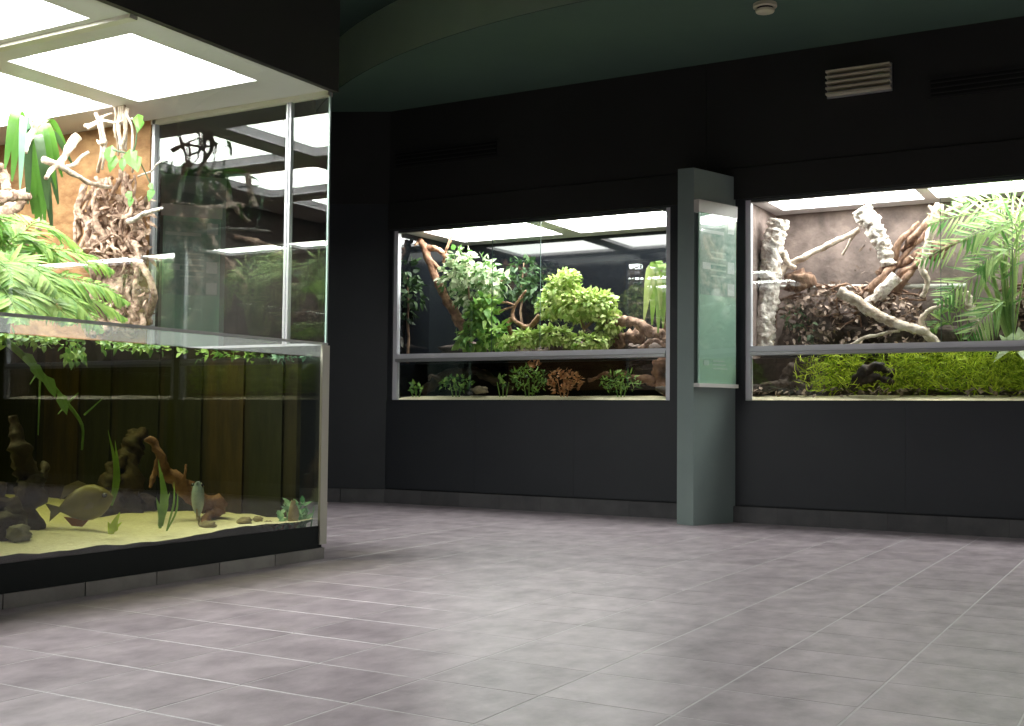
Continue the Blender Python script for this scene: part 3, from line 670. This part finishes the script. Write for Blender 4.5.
# grass-like water plants
def blades(name, label, px, py, X, specs, m='aqua', w=.016):
    b = FL(px, py, X); t = thing(name, label, 'water plant', b)
    for dx, dy in specs:
        tip = FL(px + dx, py - dy, X + R.uniform(-.05, .05)); pa = bez([b + rv(.008), b.lerp(tip, .5) + rv(.015) - (tip - b).cross(V(0, 1, 0)) * .08, tip], 8); mb = MB()
        for k, q in enumerate(pa):
            s_ = V(.5, .85, 0) * w * math.sin(math.pi * (.2 + .78 * k / 8)); mb.v += [tuple(q - s_), tuple(q + s_)]
        for k in range(8): mb.f.append((2 * k, 2 * k + 1, 2 * k + 3, 2 * k + 2))
        mb.build('blade', m, t)
blades('vallisneria', 'tall thin grass blades rising right of the golden fish', 160, 527, -4.6, [(-2, 68), (2, 55), (6, 40), (10, 35), (-4, 30)], 'aqua', .012)
blades('water_grass', 'short bright green tuft of grass on the sand', 112, 534, -4.6, [(8, 22), (3, 16), (-4, 12), (10, 12)], 'moss', .018)
blades('vallisneria', 'dim slender grass blade in front of the black root stump', 112, 505, -5.3, [(-4, 75), (3, 65), (6, 50)], 'aqua', .012)
blades('water_grass', 'thin brown grass stalk beside the rust driftwood', 168, 530, -4.65, [(6, 48), (10, 40)], 'aqua', .006)
# hanging stem of a floating plant
t = thing('trailing_water_plant', 'long green plant stem trailing diagonally below the water surface', 'water plant', FL(15, 346, -4.7))
mb = MB(); pa = branch(mb, [FL(5, 340, -4.7), FL(22, 355, -4.75), FL(45, 378, -4.8), FL(66, 402, -4.85), FL(82, 425, -4.9), FL(82, 450, -4.9)], .018, .006, 20, .1, 6); mb.build('stem', 'aqua', t, True)
for px, py, dx, dy in [(66, 405, 12, -12), (66, 405, -8, 9), (84, 415, 18, -16), (38, 372, -8, 12), (40, 380, -2, 55)]:
    mb = MB(); branch(mb, [FL(px, py, -4.85), FL(px + dx * .5, py + dy * .5, -4.83), FL(px + dx, py + dy, -4.8)], .006, .003, 6, 0, 5); mb.build('root', 'aqua', t)
for px, py in [(22, 352), (30, 362), (45, 375), (58, 392)]:
    mb = MB(); mb.leaf(FL(px, py, -4.75), V(.4, .2, -.6) + rv(.3), V(.7, -.3, .5), .12, .06); mb.build('leaf', 'aqua', t)
# floating leaves drifting on the surface
for (x0, x1, cnt, X, m, lab) in [(-10, 60, 150, -4.65, 'leaf', 'mat of yellow green floating leaves at the left end of the waterline'), (62, 84, 60, -4.7, 'leaf', 'clump of yellow green floating leaves hanging below the surface'), (100, 170, 110, -4.6, 'leaf', 'mat of lime floating leaves under the fern at mid waterline'), (178, 275, 50, -4.75, 'aqua', 'scattered small green floating leaves toward the corner of the aquarium'), (270, 318, 34, -4.55, 'aquagreen', 'bluish green floating leaves beside the white corner post')]:
    mb = MB()
    for k in range(cnt):
        p = FL(R.uniform(x0, x1), 352, X + R.uniform(-.15, .2)); p.z = ZW - R.uniform(.0, .02); 
        if p.x > PX - .03: p.x = PX - .03 - R.random() * .05
        if p.y > PY1 - .08: p.y = PY1 - .08 - R.random() * .1
        dz = -R.uniform(.1, 1.5) if (x0 == 62 or R.random() < .2) else R.uniform(-.1, .15); p.z = ZW - (R.uniform(0, .09) if x0 == 62 else 0 if R.random() < .8 else R.uniform(0, .03))
        mb.leaf(p, V(R.uniform(-1, 1), R.uniform(-1, 1), dz), V(.2, .1, 1), R.uniform(.02, .055), R.uniform(.015, .035), .3)
    c = Vector(mb.v[0]); o = mb.build('floating_plant', m, None, base=c); setp(o, lab, 'water plant', 'floating plants on the aquarium')
# leafy plant and stones in the right corner
t = thing('anubias', 'bluish green leafy plant in the right corner of the aquarium', 'water plant', FL(300, 532, -4.5))
mb = MB()
for k in range(130):
    p = FL(R.uniform(278, 318), R.uniform(503, 531), -4.47 - R.uniform(0, .14)); p.y = min(p.y, PY1 - .07); mb.leaf(p, rv() + V(.3, -.3, .4), V(.4, -.4, .8), R.uniform(.03, .06), .03)
mb.build('foliage', 'aquagreen', t, kind='stuff'); mb = MB()
for k in range(5): branch(mb, [FL(290 + k * 5, 533, -4.53), FL(288 + k * 6, 520, -4.52), FL(286 + k * 7, 506, -4.52)], .005, .003, 6)
mb.build('stem', 'aquagreen', t)
def stone(label, p, r, m, name='stone', rough=.5, group=None, cat='stone'):
    o = MB().blob(p, r, rough, 3.5).build(name, m, None, True, base=(p[0], p[1], p[2] - r[2])); return setp(o, label, cat, group)
stone('upright pointed stone in front of the bluish corner plant', FL(293, 515, -4.48) , (.028, .028, .085), 'pebble')
for k, (px, py, r, lab) in enumerate([(245, 521, .030, 'flat brown pebble lying left in the pebble row on the sand'), (258, 519, .022, 'small dark pebble second from left in the pebble row'), (268, 524, .026, 'brown pebble in the middle of the pebble row'), (280, 528, .028, 'pebble just left of the upright pointed stone'), (208, 525, .030, 'dark pebble at the foot of the rust driftwood')]):
    p = FL(px, py, -4.6); stone(lab, p, (r * 1.6, r * 1.2, r * .7), 'pebble', 'pebble', .5, 'pebbles on the aquarium sand', 'pebble')
stone('grey rounded stone at the bottom left of the aquarium', FL(17, 534, -4.85), (.07, .06, .045), 'stone')
stone('dark brown stone left of the black upright driftwood', FL(-2, 528, -5.0), (.12, .10, .08), 'wood_dark')
stone('low brown boulder behind the golden fish', FL(118, 512, -5.9), (.26, .22, .12), 'soil')

# ------------------------------------------------------------------ first wall tank: leafy
def W1(px, py, Y=9.6): return at(px, py, 1, Y)
def bush(name, label, vols, count, L, W, m, stems, sm='bark', cat='bush'):
    b = Vector(vols[0][0]) - V(0, 0, vols[0][1][2]); t = thing(name, label, cat, b)
    mb = MB(); cover(mb, vols, count, L, W); mb.build('foliage', m, t, kind='stuff')
    for s in stems:
        mb = MB(); branch(mb, s, .016, .006, 12, .2, 6, .02); mb.build('stem', sm, t, True)
    return t
# slanted vine-covered branch at left
wood('branch', 'red brown branch leaning in the leafy tank, vine at its side', 'branch', 'bark_red',
     [([W1(468, 345, 9.65), W1(459, 320), W1(446, 300), W1(434, 275), W1(426, 250), W1(420, 240, 9.55)], .055, .03), ([W1(427, 247), W1(440, 250), W1(452, 262)], .030, .024), ([W1(424, 246), W1(432, 262), W1(442, 270)], .022, .018), ([W1(443, 262), W1(448, 246), W1(452, 236)], .014, .012), ([W1(421, 241), W1(415, 245, 9.5)], .026, .012)], .3, .02)
bush('vine', 'pale leafed vine cascading from the leaning red branch', [(W1(462, 262), (.13, .16, .14)), (W1(455, 278), (.16, .16, .14)), (W1(480, 272), (.16, .18, .14)), (W1(492, 282), (.14, .16, .14)), (W1(472, 295), (.18, .16, .16))], 800, .075, .05, 'leaf_v', [[W1(466, 340), W1(470, 300), W1(465, 255)], [W1(470, 300), W1(490, 285), W1(503, 280)]], cat='vine')
bush('leafy_shrub', 'shrub with mid green leaves at the foot of the pale vine', [(W1(482, 318, 9.55), (.15, .14, .16)), (W1(474, 338, 9.5), (.18, .12, .10)), (W1(495, 335, 9.5), (.15, .12, .12)), (W1(487, 305, 9.5), (.10, .10, .12))], 380, .10, .065, 'leaf', [[W1(480, 349), W1(483, 330), W1(487, 305)]])
bush('dome_bush', 'dense yellow green domed bush in the middle of the leafy tank', [(W1(580, 305), (.24, .22, .15)), (W1(562, 290), (.15, .16, .14)), (W1(598, 306), (.17, .18, .14)), (W1(552, 307), (.13, .16, .11)), (W1(610, 322), (.11, .16, .10)), (W1(569, 279), (.10, .1, .09)), (W1(605, 335, 9.6), (.10, .12, .08))], 2300, .06, .040, 'leaf_y', [[W1(585, 349), W1(582, 325), W1(570, 280)], [W1(582, 330), W1(600, 315), W1(612, 305)]])
bush('low_creeper', 'low strip of yellow green creeper along the front rail', [(W1(528, 339, 9.4), (.19, .09, .07)), (W1(553, 335, 9.4), (.19, .09, .08)), (W1(580, 341, 9.4), (.18, .08, .065)), (W1(507, 343, 9.4), (.10, .07, .05)), (W1(598, 342, 9.42), (.10, .08, .05))], 1300, .055, .036, 'leaf_y', [[W1(505, 348, 9.4), W1(545, 343, 9.42), W1(595, 348, 9.4)]], cat='creeper')
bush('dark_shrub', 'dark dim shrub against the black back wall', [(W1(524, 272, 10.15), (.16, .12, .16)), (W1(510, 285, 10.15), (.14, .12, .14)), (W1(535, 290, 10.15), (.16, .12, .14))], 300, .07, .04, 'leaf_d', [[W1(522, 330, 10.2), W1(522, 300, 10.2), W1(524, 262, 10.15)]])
bush('dark_shrub', 'dim dark leaves imitating a reflection at the left of the leafy tank', [(W1(407, 270, 9.45), (.12, .14, .14)), (W1(412, 295, 9.45), (.13, .14, .13)), (W1(402, 312, 9.45), (.12, .12, .12))], 220, .08, .05, 'leaf_d', [[W1(408, 363, 9.45), W1(408, 310, 9.45), W1(406, 262, 9.45)]])  # dark foliage modelled in place of a faint reflection in the side wall
wood('branch', 'small red brown forked twig between the two bushes', 'branch', 'bark_red',
     [([W1(540, 316), W1(530, 326), W1(520, 324), W1(512, 318), W1(514, 306), W1(526, 290)], .028, .010), ([W1(514, 306), W1(505, 310), W1(498, 313)], .012, .006), ([W1(514, 305), W1(506, 303), W1(500, 303)], .012, .006), ([W1(512, 318), W1(508, 322), W1(510, 330), W1(512, 347)], .022, .024)], .3, .015)
wood('log', 'thick brown log sloping right of the domed bush', 'log', 'bark',
     [([W1(612, 322, 9.65), W1(632, 322), W1(650, 332), W1(672, 343)], .045, .05), ([W1(618, 345, 9.7), W1(630, 336, 9.7), W1(645, 340, 9.7)], .06, .07), ([W1(640, 348, 9.4), W1(652, 342, 9.4), W1(666, 346, 9.4)], .022, .018)], .45, .03)
t = thing('bromeliad', 'plant with long drooping green leaves by the right jamb', 'plant', W1(662, 275))
for px, py, tx, m in [(644, 320, 652, 'leaf_y'), (652, 325, 655, 'fern'), (658, 333, 660, 'leaf'), (663, 328, 664, 'fern'), (668, 320, 668, 'leaf'), (649, 300, 655, 'leaf_y'), (660, 310, 662, 'leaf_y')]:
    a = W1(662, 272); b = W1(tx, 264 + R.uniform(0, 6)); c = W1(px, py, 9.55); pa = bez([a, b, c], 10); mb = MB()
    for k, q in enumerate(pa):
        sw = V(.95, .2, .1) * .052 * math.sin(math.pi * (.12 + .84 * k / 10)); mb.v += [tuple(q - sw), tuple(q + V(0, -.008, 0)), tuple(q + sw)]
    for k in range(10): o = 3 * k; mb.f += [(o, o + 1, o + 4, o + 3), (o + 1, o + 2, o + 5, o + 4)]
    mb.build('leaf', m, t, True)
mb = MB(); branch(mb, [W1(664, 347, 9.65), W1(664, 310, 9.65), W1(662, 270, 9.6)], .02, .015, 8); mb.build('stem', 'bark', t)
mb = MB(); mb.leaf(W1(399, 335, 9.35), V(.3, 0, -1), V(.2, -1, 0), .13, .07); o = mb.build('pale_leaf', 'bark_pale', None, base=W1(400, 340, 9.35)); setp(o, 'single pale leaf in the lower left corner of the leafy tank', 'leaf')
bank = MB()
for px, r in ((470, .22), (520, .20), (570, .24), (620, .22), (655, .18)): bank.blob(W1(px, 352, 9.95), (r * 1.3, .3, .09), .4)
setp(bank.build('soil_bank', 'soil', None, True, base=W1(560, 356, 9.95)), 'dark soil bank carrying the bushes of the leafy tank', 'soil bank')
# under water
def sub(name, label, Yc, x0, x1, y0, y1, cnt, L, W, m, up=.6, hang=False):
    b = W1((x0 + x1) / 2, 396, Yc); t = thing(name, label, 'water plant', b); mb = MB()
    for k in range(cnt):
        a = R.random() * 2 * math.pi; rr = math.sqrt(R.random()); px = (x0 + x1) / 2 + math.cos(a) * rr * (x1 - x0) / 2; py = (y0 + y1) / 2 + math.sin(a) * rr * (y1 - y0) / 2
        mb.leaf(W1(px, py, Yc + R.uniform(-.08, .08)), rv() + V(0, 0, up), rv() + V(0, -.5, .6), L * R.uniform(.6, 1.2), W, .3)
    mb.build('foliage', m, t, kind='stuff'); mb = MB()
    for k in range(3): branch(mb, [W1((x0 + x1) / 2 + (k - 1) * 3, 359 if hang else 397, Yc), W1((x0 + x1) / 2 + (k - 1) * 6, (y0 + y1) / 2, Yc)], .006, .004, 5)
    mb.build('stem', m, t); return t
sub('water_plant', 'green water plant left of centre in the leafy tank basin', 9.42, 440, 472, 376, 392, 90, .05, .03, 'aqua')
sub('water_plant', 'small green sprig near the left end of the leafy tank basin', 9.40, 409, 423, 383, 394, 30, .05, .03, 'aqua')
sub('water_plant', 'tall dark green water plant below the creeper', 9.5, 510, 548, 366, 394, 150, .06, .02, 'aqua')
sub('water_plant', 'olive green water plant right of the orange plant', 9.42, 600, 642, 372, 394, 170, .06, .015, 'aqua')
sub('coral_plant', 'orange brown bushy plant on the sand of the leafy tank basin', 9.40, 546, 582, 370, 394, 150, .05, .03, 'redleaf')
sub('coral_plant', 'small tuft of orange leaves just under the rail', 9.42, 528, 540, 361, 368, 24, .05, .03, 'redleaf', .6, True)
sub('water_plant', 'single light green sprout left of the tall dark water plant', 9.38, 499, 507, 376, 388, 12, .06, .04, 'leaf')
wood('driftwood', 'dark driftwood lying across the left of the leafy tank basin', 'driftwood', 'wood_dark', [([W1(425, 392, 9.7), W1(440, 378, 9.7), W1(470, 372, 9.7), W1(495, 380, 9.7), W1(515, 392, 9.7)], .05, .04), ([W1(440, 380, 9.6), W1(432, 376, 9.55), W1(428, 380, 9.5)], .02, .01)], .5, .04)
wood('driftwood', 'brown driftwood at the right end of the leafy tank basin', 'driftwood', 'wood_rust', [([W1(672, 392, 9.6), W1(655, 380, 9.6), W1(636, 376, 9.6), W1(615, 372, 9.65)], .06, .02), ([W1(655, 380, 9.6), W1(662, 366, 9.6), W1(672, 362, 9.6)], .05, .06), ([W1(590, 380, 9.6), W1(602, 374, 9.55), W1(612, 378, 9.5)], .02, .012)], .5, .04)
stone('brown stone right of the green plant in the leafy tank basin', W1(480, 390, 9.45), (.09, .07, .035), 'pebble')
stone('dark stone at the right jamb in the leafy tank basin', W1(664, 390, 9.4), (.07, .06, .035), 'wood_dark')

# ------------------------------------------------------------------ second wall tank: bark and palm
def bark_slab(label, pts, r, rough=.45):
    mb = MB(); branch(mb, pts, r[0], r[1], 64, rough, 26, .015, 30); o = mb.build('bark_column', 'bark_pale', None, True, base=pts[0]); return setp(o, label, 'bark')
bark_slab('tall white bark column leaning at the left of the bark tank', [W1(763, 352, 9.62), W1(765, 320, 9.62), W1(770, 275, 9.62), W1(774, 240, 9.62), W1(778, 219, 9.62)], (.085, .085))
bark_slab('short white bark slab hanging in the middle of the bark tank', [W1(889, 266, 9.8), W1(884, 250, 9.8), W1(876, 232, 9.75), W1(861, 208, 9.7)], (.055, .075))
wood('branch', 'straight white branch sloping from bark column to bark slab', 'branch', 'wood_pale', [([W1(772, 300, 9.66), W1(776, 282, 9.66), W1(786, 266, 9.67), W1(812, 253, 9.7), W1(840, 240, 9.74), W1(860, 229, 9.76)], .035, .022), ([W1(784, 252, 9.66), W1(788, 262, 9.66), W1(796, 268, 9.66)], .03, .02), ([W1(842, 255, 9.85), W1(852, 238, 9.8), W1(860, 231, 9.78)], .010, .010)], .3, .015)
stone('tan wood knot beside the white bark column', W1(800, 280, 9.7), (.12, .09, .09), 'bark', 'wood_knot', .6)
o = MB().tube([W1(752, 287.5, 9.85), W1(860, 287, 9.85), W1(966, 286, 9.85)], .021, 12).build('water_pipe', 'pipe', None, True, base=W1(860, 287, 9.85)); setp(o, 'grey white pipe running level through the bark tank', 'pipe')
t = thing('root_tangle', 'tangle of twisted brown roots right of the hanging bark slab', 'roots', W1(910, 345, 9.8))
mb = MB()
for a in [[(868, 305), (880, 290), (895, 270), (905, 255), (925, 232), (938, 205)], [(875, 300), (893, 285), (910, 268), (930, 255), (960, 240)], [(890, 262), (905, 262), (925, 250), (945, 243), (968, 240)], [(905, 250), (918, 232), (930, 215), (936, 204)], [(880, 275), (892, 262), (902, 240), (920, 222)], [(890, 300), (905, 280), (915, 262), (935, 240)], [(925, 250), (935, 258), (948, 252)], [(860, 298), (885, 276), (900, 262)]]:
    branch(mb, [W1(x, y, 9.8 + R.uniform(-.08, .1)) for x, y in a], R.uniform(.03, .05), R.uniform(.012, .025), 20, .45, 8, .03)
mb.build('root', 'bark', t, True)
mb = MB(); branch(mb, [W1(862, 312, 9.68), W1(880, 294, 9.68), W1(897, 276, 9.7)], .055, .05, 14, .4, 10); mb.build('stump', 'bark_pale', t, True)
wood('branch', 'pale crooked branch hanging before the palm fronds', 'branch', 'wood_pale', [([W1(940, 204, 9.6), W1(934, 220, 9.6), W1(927, 245, 9.6), W1(922, 268, 9.6), W1(927, 282, 9.6), W1(921, 298, 9.6)], .035, .02), ([W1(930, 225, 9.6), W1(945, 215, 9.6), W1(962, 205, 9.6)], .03, .02), ([W1(936, 212, 9.6), W1(928, 206, 9.6)], .02, .012)], .35, .02)
wood('log', 'bleached log sloping down to the right in the bark tank', 'log', 'wood_pale', [([W1(838, 291, 9.5), W1(862, 305, 9.5), W1(888, 320, 9.5), W1(912, 328, 9.5), W1(928, 333, 9.5)], .045, .035), ([W1(846, 347, 9.42), W1(870, 337, 9.45), W1(900, 330, 9.5)], .016, .012), ([W1(925, 332, 9.5), W1(936, 342, 9.5), W1(942, 349, 9.5)], .03, .02)], .25, .015)
wood('branch', 'curled tan branch standing at the foot of the palm', 'branch', 'wood_pale', [([W1(940, 349, 9.6), W1(928, 338, 9.6), W1(923, 322, 9.6), W1(930, 310, 9.6), W1(944, 304, 9.62)], .035, .012), ([W1(984, 345, 9.7), W1(978, 325, 9.7), W1(970, 305, 9.7), W1(966, 292, 9.7)], .04, .03)], .35, .02)
mb = MB()
for px, py, r in ((800, 340, .2), (830, 328, .2), (865, 330, .2), (900, 340, .2), (940, 345, .22), (990, 345, .3), (815, 318, .14)): mb.blob(W1(px, py, 9.85), (r, .18, r * .75), .5)
litter_t = t = thing('litter_mound', 'mound of brown roots and dead leaves at the back of the bark tank', 'mound', W1(850, 350, 9.85))
mb.build('soil', 'soil', t, True); mb = MB()
for k in range(900):
    px = R.uniform(785, 930); top = 280 + abs(px - 845) * .35; p = W1(px, R.uniform(top, 348), 9.62 + R.uniform(0, .15)); mb.leaf(p, rv(), rv() + V(0, -.8, .4), R.uniform(.03, .075), .03)
for k in range(60): mb.leaf(W1(R.uniform(855, 960), R.uniform(240, 300), 9.75 + R.uniform(0, .1)), rv(), rv(), .06, .02)
mb.build('dead_leaf', 'litter', t, kind='stuff'); mb = MB()
for k in range(26):
    px = R.uniform(800, 905); a = W1(px, R.uniform(285, 330), 9.72); branch(mb, [a, a + V(R.uniform(-.25, .25), R.uniform(-.08, .05), R.uniform(-.1, .1)), a + V(R.uniform(-.4, .4), -.02, R.uniform(-.2, .1))], .012, .006, 8, .3, 6, .03)
mb.build('root', 'bark', t, True, kind='stuff')
bush('dark_shrub', 'small dim green shrub low at the left of the bark tank', [(W1(795, 318, 9.7), (.09, .08, .12)), (W1(808, 330, 9.65), (.08, .07, .08))], 120, .06, .035, 'leaf_d', [[W1(798, 349, 9.7), W1(800, 335, 9.7), W1(795, 312, 9.7)]])
# palms
def palm(label, base, specs, L, W, n, m='palm', r=.008):
    t = thing('palm', label, 'palm', base)
    for mid, tip in specs:
        mb = MB(); frond(mb, [base, base.lerp(mid, .55), mid, mid.lerp(tip, .55) + V(0, 0, .04), tip], n, L, W, .9, .08, r, .38, V(.1, -.85, .5)); mb.build('frond', m, t)
    return t
pb = W1(1012, 345, 9.6)
pm_ = palm('large palm with bright fronds at the right of the bark tank', pb, [
    (W1(1000, 232, 9.5), W1(918, 262, 9.45)), (W1(1003, 216, 9.55), W1(930, 224, 9.5)), (W1(1018, 206, 9.6), W1(955, 204, 9.6)), (W1(1035, 208, 9.6), W1(1065, 225, 9.5)),
    (W1(998, 268, 9.5), W1(938, 302, 9.4)), (W1(1030, 235, 9.45), W1(1070, 275, 9.4)), (W1(1012, 250, 9.4), W1(975, 268, 9.32)), (W1(1005, 300, 9.5), W1(968, 338, 9.4)), (W1(1020, 228, 9.7), W1(985, 212, 9.8)), (W1(1015, 225, 9.42), W1(962, 240, 9.36))], .27, .020, 26)
mb = MB()
for dx, ty in ((-22, 262), (-12, 240), (0, 250), (-30, 280)): branch(mb, [pb, W1(1012 + dx * .5, 310, 9.58), W1(1012 + dx, ty, 9.52)], .026, .012, 10, .05, 8)
mb.build('stalk', 'palm', pm_, True)
palm('small low palm beside the curled tan branch', W1(962, 346, 9.7), [(W1(955, 310, 9.7), W1(935, 312, 9.65)), (W1(960, 305, 9.7), W1(950, 296, 9.65)), (W1(970, 312, 9.7), W1(985, 315, 9.6)), (W1(950, 322, 9.7), W1(930, 330, 9.65))], .13, .018, 16, 'leaf', .004)
t = thing('broad_leaf_plant', 'low pale leafed plant at the right front of the bark tank', 'plant', W1(1015, 350, 9.4))
for k in range(9):
    mb = MB(); mb.leaf(W1(1012 + R.uniform(-8, 12), 348, 9.4), rv() + V(0, -.2, .3), V(0, -.4, 1), .16, .09); mb.build('leaf', 'leaf_v', t)
# under water: moss thicket
t = thing('water_moss', 'bright yellow green thicket of fine water plants in the bark tank basin', 'water plant', W1(930, 398, 9.5))
mb = MB()
for k in range(4200):
    u = R.random(); px = 795 + 260 * u ** .8
    if 862 < px < 890 and R.random() < .6: continue
    hgt = R.uniform(0, 1); y = 392 - hgt * (38 if px > 830 else 30); Yd = 9.36 + R.uniform(0, .35) + .1 * noise.noise(V(px * .05, hgt * 3, 0))
    d = V(R.uniform(-1, 1), R.uniform(-.5, .3), R.uniform(-.2, 1)); mb.leaf(W1(px, y, Yd), d, rv(), R.uniform(.05, .11), .010, .5)
moss_t = t; mb.build('strands', 'moss', t, kind='stuff')
mb = MB()
for k in range(8): branch(mb, [W1(830 + k * 24, 397, 9.55), W1(834 + k * 24, 375, 9.55), W1(828 + k * 26, 360, 9.5)], .006, .004, 6)
mb.build('stem', 'moss', t)
wood('driftwood', 'black driftwood poking through the moss in the bark tank basin', 'driftwood', 'wood_dark', [([W1(850, 390, 9.4), W1(862, 375, 9.36), W1(878, 366, 9.36), W1(892, 372, 9.4)], .05, .03), ([W1(862, 380, 9.35), W1(880, 376, 9.34), W1(892, 380, 9.38)], .03, .02)], .5, .03)
wood('driftwood', 'brown driftwood in the left end of the bark tank basin', 'driftwood', 'wood_dark', [([W1(752, 393, 9.5), W1(775, 386, 9.45), W1(795, 382, 9.45), W1(812, 392, 9.4)], .04, .03), ([W1(780, 386, 9.45), W1(790, 372, 9.5), W1(800, 362, 9.55)], .05, .04)], .5, .04)
mb = MB()
for k in range(160): mb.leaf(W1(R.uniform(750, 1050), R.uniform(389, 395), 9.34 + R.uniform(0, .12)), rv() + V(0, 0, .2), V(0, -.5, 1), .05, .03)
o = mb.build('leaf_litter', 'litter', None, base=W1(900, 394, 9.36), kind='stuff'); setp(o, 'brown dead leaves strewn on the sand of the bark tank basin', 'leaf litter')

# plants of the mirrored tank beyond the bark tank
pc = copy_tree(pm_); pc.location = pm_.location + V(2.9, .05, 0); pc['label'] = 'palm in the tank beyond the bark tank, seen only as a reflection'; pc['category'] = 'palm'

# the bark tank goes on to the right of the picture's edge
for o, d, lab in ((moss_t, V(1.62, 0, 0), 'second thicket of water plants right of the large palm, past the picture edge'), (litter_t, V(1.75, 0, 0), 'second litter mound right of the large palm, past the picture edge'), (pm_, V(1.15, .12, 0), 'second palm right of the large palm, past the picture edge')):
    c = copy_tree(o); c.location = o.location + d; c['label'] = lab
